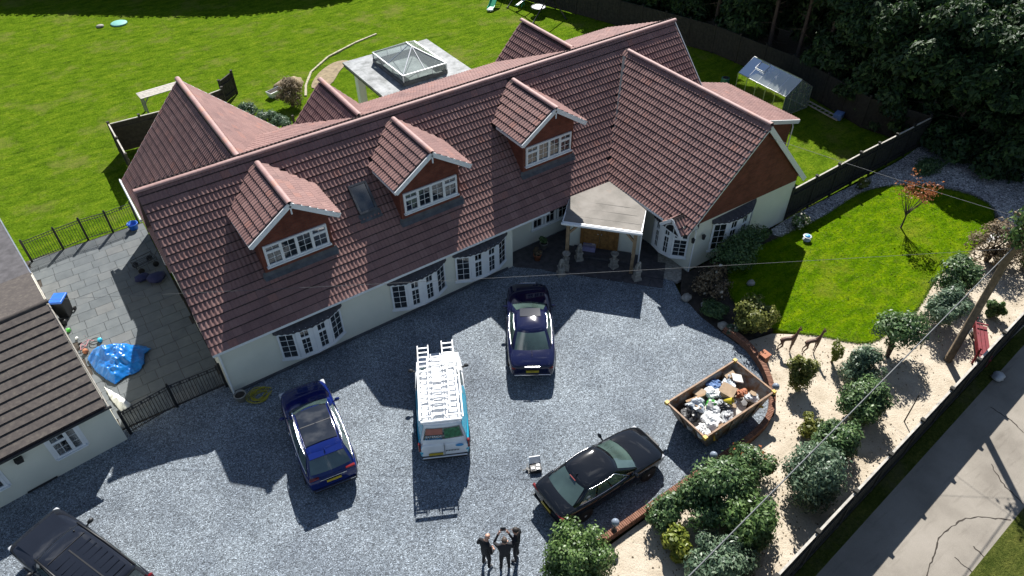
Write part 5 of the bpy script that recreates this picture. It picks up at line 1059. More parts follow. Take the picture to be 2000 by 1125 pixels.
ladder('left white ladder on the work van roof rack', -.52, .30, 3.85, 2.24, .40, 15); ladder('middle white ladder on the work van roof rack', -.06, .40, 3.35, 2.24, .36, 12); ladder('right white ladder on the work van roof rack', .42, .30, 4.0, 2.24, .42, 15); ladder('upper white ladder lying over the others on the van roof', -.02, .55, 3.15, 2.33, .72, 10)

# ------------------------------------------------------------------ skip and its load
sk_ = thing('rubbish_skip', 'rusty grey builders skip full of rubbish on the gravel drive', 'skip', (15.07, -11.85, 0)); hx, hy, H = 1.83, .97, 1.25
def skq(sx, sy, z, o=0): k = z/H; bx, by = 1.28+(hx-1.28)*k, .80+(hy-.80)*k; return V((sx*(bx+o), sy*(by+o), .08+z*(H-.08)/H))
for nm, a, b in (('side_panel', (-1, -1), (1, -1)), ('end_panel', (1, -1), (1, 1)), ('side_panel', (1, 1), (-1, 1)), ('end_panel', (-1, 1), (-1, -1))):
    MB().add([skq(*a, 0), skq(*b, 0), skq(*b, H), skq(*a, H), skq(*a, 0, -.03), skq(*b, 0, -.03), skq(*b, H, -.03), skq(*a, H, -.03)], [(0, 1, 2, 3), (7, 6, 5, 4), (3, 2, 6, 7), (0, 4, 5, 1), (1, 5, 6, 2), (0, 3, 7, 4)]).build(nm, 'skip', sk_)
    MB().bar(skq(*a, H), skq(*b, H), .065, .075).build('rim', 'skip_rim', sk_)
    n = 4 if nm == 'side_panel' else 2
    for k in range(1, n+1): p0, p1 = skq(*a, .05, .03).lerp(skq(*b, .05, .03), k/(n+1)), skq(*a, H-.05, .03).lerp(skq(*b, H-.05, .03), k/(n+1)); MB().bar(p0, p1, .08, .05).build('stiffener', 'skip', sk_)
MB().box((0, 0, .06), (2.5, 1.55, .06)).build('floor_plate', 'skip', sk_)
for sx in (-1, 1):
    for sy in (-1, 1):
        MB().box(skq(sx, sy, H), (.14, .14, .13)).build('corner_cap', 'skip_yellow', sk_); MB().tube([skq(sx*.75, sy, .75), skq(sx*.75, sy, .75, .14)], .045, 10).build('lifting_lug', 'skip_yellow', sk_)
for nm, c in (('bag_white', (.66, .67, .66)), ('bag_grey', (.36, .37, .38)), ('bag_black', (.02, .02, .022)), ('bag_clear', (.48, .52, .56)), ('cardboard', (.30, .21, .13)), ('bucket_yellow', (.62, .50, .03)), ('bag_green', (.08, .42, .06)), ('plaster', (.58, .55, .50)), ('bag_blue', (.13, .22, .42)), ('wood_scrap', (.33, .20, .10)), ('terracotta', (.36, .13, .06)), ('white_cloth', (.78, .78, .76))): cmat(nm, c, .45 if 'bag' in nm else .75, var=.2)
fill = tag(MB().blob((15.07, -11.85, .55), (1.45, .78, .30), 20, 8, .12).build('rubble_heap', 'plaster'), 'pale rubble heaped in the skip beneath the bags', 'rubble'); fill['kind'] = 'stuff'
from mathutils import noise as mnoise
def crumple(me, amp, sc, seed):
    for v in me.vertices:
        q = v.co*sc+V((seed*7.3, seed*3.1, 0)); n1 = mnoise.noise(q); n2 = abs(mnoise.noise(q*2.7)); v.co += v.co.normalized()*(amp*n1-amp*.9*n2+.02*mnoise.noise(q*6))
def bag(label, x, y, z, r, mat, seed):
    o = MB().blob((0, 0, 0), (r[0]*1.12, r[1]*1.12, r[2]*.95), 26, 18, .10, 0, seed).build('rubbish_bag', mat, None, True); crumple(o.data, .16, 4.5, seed); o.data.set_sharp_from_angle(angle=R(28)); o.rotation_euler = (0, 0, seed*1.3)
    return bag2(o, label, x, y, z)
def bag2(o, label, x, y, z):
    o.location = (x, y, z); return tag(o, label, 'bag', 'rubbish in the skip')
bag('largest white sack at the near left end of the skip', 14.15, -12.35, .98, (.42, .36, .26), 'bag_white', 1); bag('black bag against the left wall of the skip', 13.72, -11.6, .92, (.28, .34, .24), 'bag_black', 2)
bag('grey sack along the near side of the skip', 14.85, -12.45, .95, (.36, .24, .2), 'bag_grey', 3); bag('clear bluish bag near the far left of the skip', 14.25, -11.45, .98, (.34, .28, .22), 'bag_clear', 4)
bag('bright green bag in the middle of the skip', 14.72, -11.75, 1.06, (.17, .15, .13), 'bag_green', 5); bag('blue bag at the far back of the skip', 15.55, -11.2, .98, (.32, .22, .2), 'bag_blue', 6)
bag('white bag right behind the green bag in the skip', 15.15, -11.45, 1.05, (.34, .24, .2), 'bag_white', 7); bag('dark bag beside the yellow bucket in the skip', 14.98, -12.05, 1.02, (.22, .24, .18), 'bag_black', 8)
bag('small white bag at the near right corner of the skip', 16.2, -12.4, .98, (.28, .22, .16), 'bag_white', 9); bag('clear bag at the far right of the skip', 16.05, -11.4, .95, (.25, .24, .18), 'bag_clear', 10)
bag('off white sack at the left corner of the skip', 13.62, -12.4, .94, (.26, .26, .18), 'white_cloth', 11); bag('terracotta coloured bag near the right end of the skip', 16.05, -12.0, .98, (.24, .2, .16), 'terracotta', 12)
bag('grey bag in the centre of the skip next to the carton', 14.5, -12.05, 1.0, (.26, .22, .2), 'bag_grey', 13)
def carton(label, x, y, z, d, rz, mat='cardboard', tilt=0):
    o = MB().box((0, 0, 0), d).build('cardboard_box', mat); o.location = (x, y, z); o.rotation_euler = (tilt, tilt*.6, rz); fl_ = MB().box((0, d[1]*.62, d[2]*.46), (d[0]*.95, d[1]*.3, .012)).build('flap', mat, o); return tag(o, label, 'box', 'rubbish in the skip')
carton('large brown carton on top of the skip load', 15.55, -11.8, 1.10, (.62, .46, .34), .4, tilt=.15); carton('pale flattened carton at the right end of the skip', 16.45, -11.5, 1.08, (.44, .32, .05), .9, 'plaster', .2); carton('small brown carton at the far left of the skip', 14.75, -11.2, .95, (.4, .34, .3), .2, tilt=-.1); carton('brown carton by the far right wall of the skip', 16.35, -11.15, .90, (.45, .36, .36), -.3)
bk = thing('bucket', 'yellow plastic bucket lying in the skip', 'bucket', (15.25, -12.1, 1.12), .5); bk.rotation_euler = (1.1, .2, .5); bb = MB(); bb.lathe([(.11, -.16), (.15, .16), (.165, .17), (.14, .155), (.10, -.14)], 16); bb.build('pail', 'bucket_yellow', bk, True); MB().tube([(.15*math.cos(a), -.02, .15+.15*math.sin(a)) for a in [math.pi*k/10 for k in range(11)]], .008, 5).build('handle', 'alu', bk)
for k, (lb, a, b_) in enumerate((('long timber offcut leaning at the near left of the skip', (13.55, -12.6, .95), (14.3, -12.72, 1.15)), ('broken timber board across the far left of the skip', (14.0, -11.15, 1.05), (14.75, -11.35, 1.15)))): tag(MB().bar(a, b_, .09, .03).build('timber_offcut', 'wood_scrap'), lb, 'timber', 'rubbish in the skip')

rs = random.Random(21)
for k in range(16):
    x_, y_ = 13.75+rs.random()*2.6, -12.5+rs.random()*1.3; w_ = rs.uniform(.18, .42); mt = rs.choice(['plaster', 'white_cloth', 'bag_white', 'cardboard', 'plaster', 'bag_grey']); mb = MB(); n_ = rs.randint(4, 6); mb.extrude([(w_*rs.uniform(.35, .6)*math.cos(2*math.pi*j/n_), w_*rs.uniform(.3, .6)*math.sin(2*math.pi*j/n_), 0) for j in range(n_)], (0, 0, .025)); o = mb.build('board_scrap', mt); o.location = (x_, y_, 1.04+rs.uniform(-.02, .14)); o.rotation_euler = (rs.uniform(-.6, .6), rs.uniform(-.6, .6), rs.uniform(0, 6)); tag(o, 'broken scrap of pale board among the rubbish in the skip', 'scrap', 'board scraps in the skip')
# ------------------------------------------------------------------ people
for nm, c, r_ in (('skin_tone', (.48, .27, .19), .5), ('hair_dark', (.022, .016, .012), .6), ('hair_brown', (.06, .04, .028), .6), ('black_cloth', (.010, .010, .012), .85), ('charcoal_cloth', (.022, .022, .026), .85), ('trainer_white', (.72, .72, .72), .6), ('phone_black', (.012, .012, .013), .3)): cmat(nm, c, r_, var=.15)
def person(label, x, y, face, J, top, legs, hair, shoe, group='men standing on the drive', hs=1.0):
    """J: joints in metres, local +Y is where the person faces"""
    t = thing('person', label, 'person', (x, y, 0), face, group)
    nmz = ['pelvis', 'waist', 'chest', 'neck', 'headb', 'headm', 'headt', 'shl', 'ell', 'wrl', 'pal', 'shr', 'elr', 'wrr', 'par', 'hil', 'knl', 'anl', 'hel', 'tol', 'hir', 'knr', 'anr', 'her', 'tor']
    E_ = [('pelvis', 'waist'), ('waist', 'chest'), ('chest', 'neck'), ('neck', 'headb'), ('headb', 'headm'), ('headm', 'headt'), ('chest', 'shl'), ('shl', 'ell'), ('ell', 'wrl'), ('wrl', 'pal'), ('chest', 'shr'), ('shr', 'elr'), ('elr', 'wrr'), ('wrr', 'par'), ('pelvis', 'hil'), ('hil', 'knl'), ('knl', 'anl'), ('anl', 'tol'), ('pelvis', 'hir'), ('hir', 'knr'), ('knr', 'anr'), ('anr', 'tor')]
    nmz = [n for n in nmz if n in J]; rad = dict(pelvis=(.165, .125), waist=(.150, .115), chest=(.175, .125), neck=.060, headb=(.070, .085), headm=(.083, .100), headt=(.065, .075), shl=.080, ell=.050, wrl=.034, pal=(.036, .020), shr=.080, elr=.050, wrr=.034, par=(.036, .020), hil=.095, knl=.066, anl=.046, tol=.038, hir=.095, knr=.066, anr=.046, tor=.038)
    ix = {n: i for i, n in enumerate(nmz)}; b = skin('body', [J[n] for n in nmz], [(ix[a], ix[c]) for a, c in E_], [rad[n] for n in nmz], [top, legs, 'skin_tone', shoe], t, 2, ix['pelvis'])
    zw = J['pelvis'][2]+.04; me = b.data; zn = J['neck'][2]+.02
    for p in me.polygons:
        c = p.center; near = lambda n, d: (c-V(J[n])).length < d
        if c.z > zn and (near('headb', .14) or near('headm', .16) or near('headt', .14) or near('neck', .09)): p.material_index = 2
        elif near('pal', .085) or near('par', .085) or (near('wrl', .05)) or (near('wrr', .05)): p.material_index = 2
        elif c.z < .085: p.material_index = 3
        elif c.z < zw and not (near('ell', .12) or near('elr', .12) or near('wrl', .12) or near('wrr', .12)): p.material_index = 1
    # face: nose, brow, ears, eyes, mouth; hair cap
    hm = V(J['headm']); fd_ = V(J.get('look', (0, 1, 0))).normalized(); rt_ = fd_.cross(V((0, 0, 1))).normalized(); uh = rt_.cross(fd_)
    fz = MB(); fz.blob(hm+fd_*.098-uh*.015, (.013, .018, .022), 6, 5); [fz.blob(hm+rt_*(.083*s)-uh*.01, (.012, .02, .03), 6, 5) for s in (-1, 1)]; fz.build('face_features', 'skin_tone', t, True)
    ey = MB(); [ey.blob(hm+fd_*.088+rt_*(.032*s)+uh*.015, (.011, .008, .006), 6, 5) for s in (-1, 1)]; ey.bar(hm+fd_*.092-rt_*.02-uh*.052, hm+fd_*.092+rt_*.02-uh*.052, .01, .008); ey.build('eyes_and_mouth', 'hair_dark', t, True)
    if hair: 
        hr = MB(); hr.blob(hm+uh*.035-fd_*.022, (.095*hs, .108*hs, .085*hs), 12, 8, .05); hr.build('hair', hair, t, True)
    for s, pn, wn_ in (('l', 'pal', 'wrl'), ('r', 'par', 'wrr')):
        p, d = V(J[pn]), (V(J[pn])-V(J[wn_])).normalized(); sd_ = d.cross(V(J.get('palmn', (0, 1, 0)))).normalized(); pn_ = sd_.cross(d); fg = MB(); sg = 1 if s == 'l' else -1
        for k, ln_ in enumerate((.070, .080, .074, .058)):
            b0 = p+d*.025+sd_*(.027-.018*k)*sg; fg.tube([b0, b0+d*ln_*.5+pn_*.006, b0+d*ln_*.85+pn_*.028], [.0095, .009, .007], 6)
        b0 = p-d*.01+sd_*(.034*sg); fg.tube([b0, b0+sd_*(.025*sg)+d*.025, b0+sd_*(.028*sg)+d*.055+pn_*.01], [.011, .010, .008], 6); fg.build('fingers', 'skin_tone', t, True)
    return t
def stand(h=1.80, **k):
    f = h/1.80; J = dict(pelvis=(0, 0, .96), waist=(0, .0, 1.12), chest=(0, .01, 1.38), neck=(0, .02, 1.52), headb=(0, .05, 1.60), headm=(0, .055, 1.69), headt=(0, .045, 1.775), shl=(-.19, 0, 1.43), shr=(.19, 0, 1.43), ell=(-.25, -.02, 1.15), elr=(.25, -.02, 1.15), wrl=(-.24, .08, .90), wrr=(.24, .08, .90), pal=(-.235, .11, .83), par=(.235, .11, .83),
                      hil=(-.095, 0, .88), hir=(.095, 0, .88), knl=(-.11, .03, .50), knr=(.11, .03, .50), anl=(-.12, -.02, .08), anr=(.12, -.02, .08), tol=(-.14, .15, .045), tor=(.14, .15, .045))
    J.update(k); return {n: (tuple(c*f for c in v) if n not in ('look', 'palmn') else v) for n, v in J.items()}
person('man in dark top with hands at waist, leftmost of the three', 4.55, -11.80, R(-75), stand(1.86, headb=(0, .09, 1.58), headm=(0, .13, 1.66), headt=(0, .14, 1.745), chest=(0, .03, 1.38), neck=(0, .06, 1.51), look=(0, .9, -.35), ell=(-.28, -.05, 1.17), elr=(.28, -.05, 1.17), wrl=(-.20, .17, 1.05), wrr=(.20, .17, 1.05), pal=(-.13, .20, 1.03), par=(.13, .20, 1.03), palmn=(0, 0, 1)), 'black_cloth', 'black_cloth', None, 'trainer_white')
person('man holding a black phone up in front of his face, middle of the three', 5.0, -12.22, R(-28), stand(1.90, headb=(0, .03, 1.60), headm=(0, .02, 1.70), headt=(0, -.01, 1.785), look=(0, .9, .25), ell=(-.30, .16, 1.34), elr=(.30, .16, 1.34), wrl=(-.14, .30, 1.60), wrr=(.14, .30, 1.60), pal=(-.095, .31, 1.68), par=(.095, .31, 1.68)), 'charcoal_cloth', 'black_cloth', 'hair_brown', 'black_cloth', hs=.97)
person('dark haired man in a black jacket, rightmost of the three', 5.50, -12.16, R(40), stand(1.90, look=(0, .95, .1), ell=(-.27, .06, 1.17), wrl=(-.10, .26, 1.12), pal=(-.05, .30, 1.12), elr=(.27, -.04, 1.15), wrr=(.26, .05, .90), par=(.255, .08, .83)), 'black_cloth', 'charcoal_cloth', 'hair_dark', 'black_cloth')
ph = MB().box((0, 0, 0), (.18, .02, .11)).build('phone', 'phone_black'); ph.location = (5.0+.36*math.sin(R(28)), -12.22+.36*math.cos(R(28)), 1.84); ph.rotation_euler = (R(-35), 0, R(-28)); tag(ph, 'black phone held up by the middle man', 'phone')

# ------------------------------------------------------------------ small things on the drive, porch and patio
cs = thing('drone_case', 'open white and black equipment case on the gravel beside the saloon', 'case', (8.02, -9.75, 0), R(-25)); o = MB().box((0, 0, .09), (.42, .34, .16)).build('case_base', 'black_plastic', cs); bevel(o, .02); o = MB().box((.02, .24, .22), (.42, .06, .34), M=Matrix.Rotation(R(-35), 3, 'X')).build('case_lid', 'white', cs); bevel(o, .02)
for p in ((-.1, -.05), (.1, .05), (.08, -.09)): MB().box((p[0], p[1], .18), (.12, .09, .05)).build('insert', 'white', cs)
rc = thing('launch_stand', 'small black drone on the gravel next to the open case', 'drone', (7.78, -9.62, 0), .4); MB().box((0, 0, .07), (.10, .16, .05)).build('hull', 'black_plastic', rc)
for sx in (-1, 1):
    for sy in (-1, 1): MB().bar((0, 0, .075), (sx*.13, sy*.12, .08), .018, .015).build('arm', 'black_plastic', rc); MB().bar((sx*.13-.06, sy*.12, .10), (sx*.13+.06, sy*.12, .10), .014, .004).build('rotor', 'black_plastic', rc); MB().tube([(sx*.13, sy*.12, .0), (sx*.13, sy*.12, .10)], .009, 6).build('leg', 'black_plastic', rc)
def statue(label, x, y, rz, h, kind):
    t = thing('stone_statue', label, 'statue', (x, y, .02), rz, 'stone ornaments at the porch'); f = h
    pd = MB(); pd.box((0, 0, .08), (.36, .36, .16)); pd.box((0, 0, .24+f*.12), (.26, .26, .2+f*.24)); pd.box((0, 0, .36+f*.24), (.32, .32, .06)); pd.build('pedestal', 'stone', t); z = .39+f*.24
    if kind == 'lion': skin('figure', [(0, -.10, z+.06), (0, -.05, z+.2), (0, .04, z+.38), (0, .08, z+.50), (0, .16, z+.52), (-.07, .10, z+.02), (-.07, .08, z+.28), (.07, .10, z+.02), (.07, .08, z+.28), (-.10, -.02, z+.03), (.10, -.02, z+.03)], [(0, 1), (1, 2), (2, 3), (3, 4), (2, 6), (6, 5), (2, 8), (8, 7), (0, 9), (0, 10)], [.10, .11, .10, .09, .05, .04, .045, .04, .045, .05, .05], 'stone', t)
    else: pd = MB(); pd.lathe([(.09, 0), (.05, .06), (.06, .12), (.17, .30), (.20, .36), (.16, .37), (.12, .30)], 14, (0, 0, z)); pd.build('urn', 'stone', t, True)
statue('stone lion on a pedestal left of the porch nearest the cars', 15.35, -1.75, R(160), .5, 'lion'); statue('tall pale stone urn beside the left porch post', 15.78, -1.55, R(45), 1.0, 'urn'); statue('stone lion standing just inside the porch on the left', 16.75, -1.35, R(160), .5, 'lion'); statue('stone urn behind the right porch post', 17.75, -2.75, 0, .4, 'urn'); statue('tall stone lion at the right porch post beside the drive', 18.05, -4.05, R(160), .9, 'lion')
pc = thing('parcel', 'lilac printed parcel left in front of the oak doors', 'parcel', (17.55, -1.15, .16), rzd); cmat('parcel_lilac', (.30, .28, .46), .5); o = MB().box((0, 0, .13), (.62, .42, .26)).build('carton', 'parcel_lilac', pc); MB().box((0, 0, .263), (.62, .06, .006)).build('tape', 'plaster', pc); MB().box((.18, .12, .263), (.16, .10, .006)).build('address_label', 'white', pc)
def pot(label, x, y, r, h, mat, plant=None, base=.0):
    t = thing('plant_pot', label, 'pot', (x, y, base)); q = MB(); q.lathe([(r*.72, 0), (r*.95, h*.9), (r*1.05, h*.9), (r*1.05, h), (r*.92, h), (r*.88, h*.8)], 18); q.build('pot', mat, t, True); MB().lathe([(r*.88, h*.80), (.01, h*.86)], 14).build('soil', 'soil', t)
    if plant: g = np.random.default_rng(int(abs(x*100))); P, N = clump_points(g, 500, (r*1.3, r*1.3, r*1.2), 10); P[:, 2] += h+r*.8; ob('foliage', leaf_mesh('foliage', P, N, .12, .06, plant, g), t)
pot('grey pot at the left front corner of the house', .36, -.42, .23, .36, 'stone'); pot('terracotta pot in the recess left of the porch', 15.1, -.2, .2, .34, 'terracotta', 'brown_leaf', .035); pot('pot of dark foliage under the recess window', 15.9, .35, .2, .32, 'stone', 'laurel', .035)
hz_ = MB(); cmat('hose_yellow', (.40, .34, .03), .5)
for k in range(9):
    r_ = .20+.035*k; z_ = .03+.03*(k % 3); hz_.tube([(1.02+r_*math.cos(a)+.05*math.sin(3*a+k), -.62+r_*.85*math.sin(a)+.04*math.cos(2*a+k), z_+.02*math.sin(4*a+k)) for a in [2*math.pi*j/22 for j in range(22)]], .016, 5)
tag(hz_.build('garden_hose', 'hose_yellow', None, True), 'yellow garden hose coiled on the gravel at the house corner', 'hose')
# patio
bn = thing('wheelie_bin', 'black wheelie bin with bright blue lid on the patio', 'bin', (-4.42, 8.85, .04), R(-30)); q = MB(); q.add([(x*(.22 if z < .5 else .28), y*(.26 if z < .5 else .34)+(.0 if z < .5 else -.02), z) for z in (.06, .98) for x, y in ((-1, -1), (1, -1), (1, 1), (-1, 1))], [(3, 2, 1, 0), (4, 5, 6, 7), (0, 1, 5, 4), (1, 2, 6, 5), (2, 3, 7, 6), (3, 0, 4, 7)]); bevel(q.build('bin_body', 'black_plastic', bn), .03); cmat('lid_blue', (.02, .13, .55), .4); l_ = MB(); l_.add([(-.30, -.38, .99), (.30, -.38, .99), (.30, .36, .99), (-.30, .36, .99), (-.27, -.33, 1.07), (.27, -.33, 1.07), (.27, .33, 1.05), (-.27, .33, 1.05)], [(3, 2, 1, 0), (4, 5, 6, 7), (0, 1, 5, 4), (1, 2, 6, 5), (2, 3, 7, 6), (3, 0, 4, 7)]); bevel(l_.build('lid', 'lid_blue', bn), .02)
for s in (-1, 1): w_ = MB(); w_.tube([(s*.24, .30, .10), (s*.30, .30, .10)], .10, 14); w_.build('wheel', 'tyre', bn)
MB().tube([(-.26, .38, .98), (.26, .38, .98)], .018, 6).build('handle', 'black_plastic', bn)
def cloth(name, label, cat, outline, zf, mat, n=46, loc=(0, 0)):
    xs = [p[0] for p in outline]; ys = [p[1] for p in outline]; poly = ccw(outline); vs = []; idx = {}
    def inside(x, y):
        c = False
        for i in range(len(poly)):
            (x1, y1), (x2, y2) = poly[i], poly[i-1]
            if (y1 > y) != (y2 > y) and x < (x2-x1)*(y-y1)/(y2-y1)+x1: c = not c
        return c
    for j in range(n):
        for i in range(n):
            x = min(xs)+(max(xs)-min(xs))*i/(n-1); y = min(ys)+(max(ys)-min(ys))*j/(n-1)
            if inside(x, y): idx[(i, j)] = len(vs); vs.append((x, y, zf(x, y)))
    fs = [(idx[(i, j)], idx[(i+1, j)], idx[(i+1, j+1)], idx[(i, j+1)]) for i in range(n-1) for j in range(n-1) if all(k in idx for k in ((i, j), (i+1, j), (i+1, j+1), (i, j+1)))]
    o = MB().add(vs, fs).build(name, mat, None, True); m_ = o.modifiers.new('s', 'SOLIDIFY'); m_.thickness = .012; return tag(o, label, cat)
def edge_d(x, y, P): return min(((x-(a[0]+(b[0]-a[0])*t_))**2+(y-(a[1]+(b[1]-a[1])*t_))**2)**.5 for a, b in zip(P, P[1:]+P[:1]) for t_ in [max(0, min(1, ((x-a[0])*(b[0]-a[0])+(y-a[1])*(b[1]-a[1]))/((b[0]-a[0])**2+(b[1]-a[1])**2)))])
TP = [(-4.25, 5.35), (-3.9, 5.75), (-3.3, 5.62), (-2.7, 5.3), (-2.0, 4.75), (-1.85, 4.4), (-2.15, 4.25), (-2.3, 3.7), (-2.7, 3.35), (-3.1, 3.4), (-3.6, 3.2), (-3.85, 3.7), (-4.1, 4.4)]
def fold(x, y): a = mnoise.noise(V((x*1.7, y*1.7, .3))); b = 1-abs(mnoise.noise(V((x*2.6+4, y*2.6, 1.7))))*2; c = 1-abs(mnoise.noise(V((x*5.5, y*5.5+3, 2.2))))*2; return .14*a+.09*b+.045*c
cloth('tarpaulin', 'bright blue tarpaulin heaped over something on the patio', 'tarpaulin', TP, lambda x, y: .09+min(.62, edge_d(x, y, TP)*1.0)*(.8+.2*math.sin(2.1*x+3*y))+fold(x, y)*min(1, .35+edge_d(x, y, TP)*2.5), 'tarp', 84)
WS = [(-4.02, 3.5), (-3.55, 2.55), (-3.3, 1.85), (-3.45, 1.6), (-3.75, 1.7), (-3.92, 2.5)]
cloth('white_sheet', 'crumpled white plastic sheet beside the iron gates', 'sheet', WS, lambda x, y: .07+min(.35, edge_d(x, y, WS)*1.1)+.03*math.sin(11*x+5*y)+.02*math.sin(17*y), 'white_cloth', 40)
bi = thing('bicycle', 'small child bicycle lying among clutter by the blue tarpaulin', 'bicycle', (-4.05, 6.15, .08), R(20)); 
for xx in (-.32, .32):
    w_ = MB(); w_.tube([(xx+.20*math.cos(a), .20*math.sin(a), .06) for a in [2*math.pi*k/20 for k in range(21)]], .018, 6, cap=False); w_.build('wheel', 'tyre', bi, True)
cmat('bike_pink', (.45, .22, .24), .4); fb = MB()
for a, b_ in (((-.32, 0), (-.05, .03)), ((-.05, .03), (-.12, .30)), ((-.12, .30), (.22, .28)), ((.22, .28), (-.05, .03)), ((.22, .28), (.32, 0)), ((-.32, 0), (-.12, .30))): fb.tube([(*a, .07), (*b_, .08)], .016, 6)
fb.build('frame', 'bike_pink', bi); hb = MB(); hb.tube([(.18, .36, -.02), (.2, .36, .10), (.18, .38, .34)], .013, 6); hb.build('handlebar', 'chrome', bi); MB().blob((-.14, .35, .09), (.10, .035, .06)).build('saddle', 'black_plastic', bi, True)
for k, (lb, x, y, r_, mt) in enumerate((('brown clay pot tipped over near the bicycle', -4.2, 5.85, .11, 'terracotta'), ('teal plastic ball beside the bicycle on the patio', -3.55, 6.2, .10, 'teal'), ('small white ball on the patio near the bicycle', -4.35, 6.95, .06, 'white_cloth'), ('dark bucket behind the wheelie bin', -4.62, 8.25, .14, 'black_plastic'), ('green bucket below the wheelie bin', -4.55, 7.65, .09, 'bag_green'))):
    o = MB().lathe([(r_*.6, .0), (r_, r_*.5), (r_*1.02, r_*1.3), (r_*.8, r_*1.8), (r_*.5, r_*1.95)], 14).build(['clay_pot', 'ball', 'ball', 'bucket', 'bucket'][k], mt, None, True); o.location = (x, y, .04); tag(o, lb, ['pot', 'ball', 'ball', 'bucket', 'bucket'][k])
tb = thing('blue_tub', 'round blue tub at the rear corner of the house', 'tub', (-.35, 13.75, .04)); q = MB(); q.lathe([(.2, 0), (.25, .32), (.27, .34), (.24, .34), (.19, .05)], 18); q.build('tub', 'lid_blue', tb, True); MB().tube([(.25*math.cos(a), .25*math.sin(a), .29) for a in [R(k) for k in range(-25, 26, 10)]], .02, 6).build('handle', 'lid_blue', tb)
cmat('dark_blue_fabric', (.008, .012, .06), .8)
for k, (lb, x, y, r) in enumerate((('dark blue cushion bag against the side wall of the house', -.45, 8.9, (.42, .36, .2)), ('smaller dark blue bag on the shaded patio', -1.0, 9.35, (.34, .26, .16)))):
    o = MB().blob((0, 0, r[2]), r, 14, 8, .12, 0, 30+k).build('cushion_bag', 'dark_blue_fabric', None, True); o.location = (x, y, .03); tag(o, lb, 'bag')
tw = thing('garden_trolley', 'black wire mesh garden trolley in the shade of the house', 'trolley', (-.62, 10.25, .04), R(12)); q = MB()
for i in range(9): q.bar((-.5+.125*i, -.3, .32), (-.5+.125*i, .3, .32), .012, .012)
for i in range(5): q.bar((-.5, -.3+.15*i, .33), (.5, -.3+.15*i, .33), .012, .012)
q.build('mesh_tray', 'iron', tw)
fr2 = MB(); [fr2.bar((-.5, s*.3, .48), (.5, s*.3, .48), .025, .025) for s in (-1, 1)]; [fr2.bar((s*.5, -.3, .48), (s*.5, .3, .48), .025, .025) for s in (-1, 1)]; [fr2.bar((a*.5, b*.3, .3), (a*.5, b*.3, .48), .025, .025) for a in (-1, 1) for b in (-1, 1)]; fr2.tube([(.5, 0, .32), (.85, 0, .7)], .014, 6); fr2.build('frame', 'iron', tw)
for a in (-1, 1):
    for b in (-1, 1): w_ = MB(); w_.tube([(a*.36, b*.30, .14), (a*.36, b*.37, .14)], .14, 14); w_.build('wheel', 'tyre', tw); MB().bar((a*.36, b*.3, .14), (a*.36, b*.3, .32), .03, .03).build('axle_strut', 'iron', tw)

# ------------------------------------------------------------------ garden things
def lamp(label, x, y):
    t = thing('wall_lamp', label, 'lamp', (x, y, .37), 0, 'globe lamps on the brick edging'); q = MB(); q.lathe([(.10, 0), (.10, .03), (.04, .06), (.03, .30), (.06, .34), (.05, .38)], 12); q.build('pedestal', 'black_plastic', t, True); cmat('globe_glass', (.22, .26, .32), .2); MB().blob((0, 0, .50), (.14, .14, .14), 14, 9).build('globe', 'globe_glass', t, True)
lamp('globe lamp on the edging beyond the front of the black saloon', 13.2, -13.36); lamp('globe lamp on the edging nearest the round bush', 8.62, -13.36); lamp('globe lamp on the edging at the right end of the skip', 17.5, -12.52)
pr = thing('brick_pier', 'small square brick pier where the edging meets the shaded bed', 'pier', (18.82, -10.95, 0))
for k in range(6):
    for a, b in ((-.055, -.08), (-.055, .08), (.06, 0)): pass
    o = MB().box((0, 0, .04+.075*k), (.33, .33, .066)).build('brick_course', 'coping', pr)
MB().box((0, 0, .49), (.38, .38, .05)).build('coping_stone', 'terracotta', pr)
def deer(label, x, y, rz, s=1.0, neck=0.0):
    t = thing('deer_statue', label, 'statue', (x, y, .05), rz, 'deer statues'); cmat('deer_bronze', (.11, .055, .035), .55)
    v = [(0, -.26, .60), (0, 0, .60), (0, .24, .62), (0, .32, .84), (0, .35, 1.04), (0, .50, .99), (-.07, .24, .50), (-.07, .26, .28), (-.07, .25, .02), (.07, .24, .50), (.07, .21, .28), (.07, .20, .02), (-.08, -.28, .50), (-.08, -.20, .34), (-.08, -.33, .20), (-.08, -.30, .02), (.08, -.28, .50), (.08, -.22, .34), (.08, -.37, .20), (.08, -.36, .02), (0, -.36, .58), (-.05, .40, 1.14), (.05, .40, 1.14)]
    e = [(0, 1), (1, 2), (2, 3), (3, 4), (4, 5), (2, 6), (6, 7), (7, 8), (2, 9), (9, 10), (10, 11), (0, 12), (12, 13), (13, 14), (14, 15), (0, 16), (16, 17), (17, 18), (18, 19), (0, 20), (4, 21), (4, 22)]
    r = [.11, .115, .12, .065, .055, .03, .055, .03, .022, .055, .03, .022, .075, .045, .026, .022, .075, .045, .026, .022, .02, .018, .018]
    o = skin('figure', [(p[0]*s, p[1]*s*.85, p[2]*s*1.22) for p in v], e, [q*s*.8 for q in r], 'deer_bronze', t, 1, 1)
deer('brown deer statue on the sand nearer the house shadow', 20.0, -11.1, R(-125), 1.05); deer('brown deer statue on the sand further right', 20.75, -11.75, R(-118), 1.02)
bh = thing('garden_bench', 'red painted wooden bench by the fence beside the utility pole', 'bench', (26.75, -15.72, .05), R(34)); 
for k in range(3): MB().box((0, -.16+.15*k, .44), (2.1, .13, .04)).build('seat_slat', 'red_paint', bh)
for k in range(2): MB().box((0, .36+.03*k, .62+.2*k), (2.1, .035, .14)).build('back_slat', 'red_paint', bh)
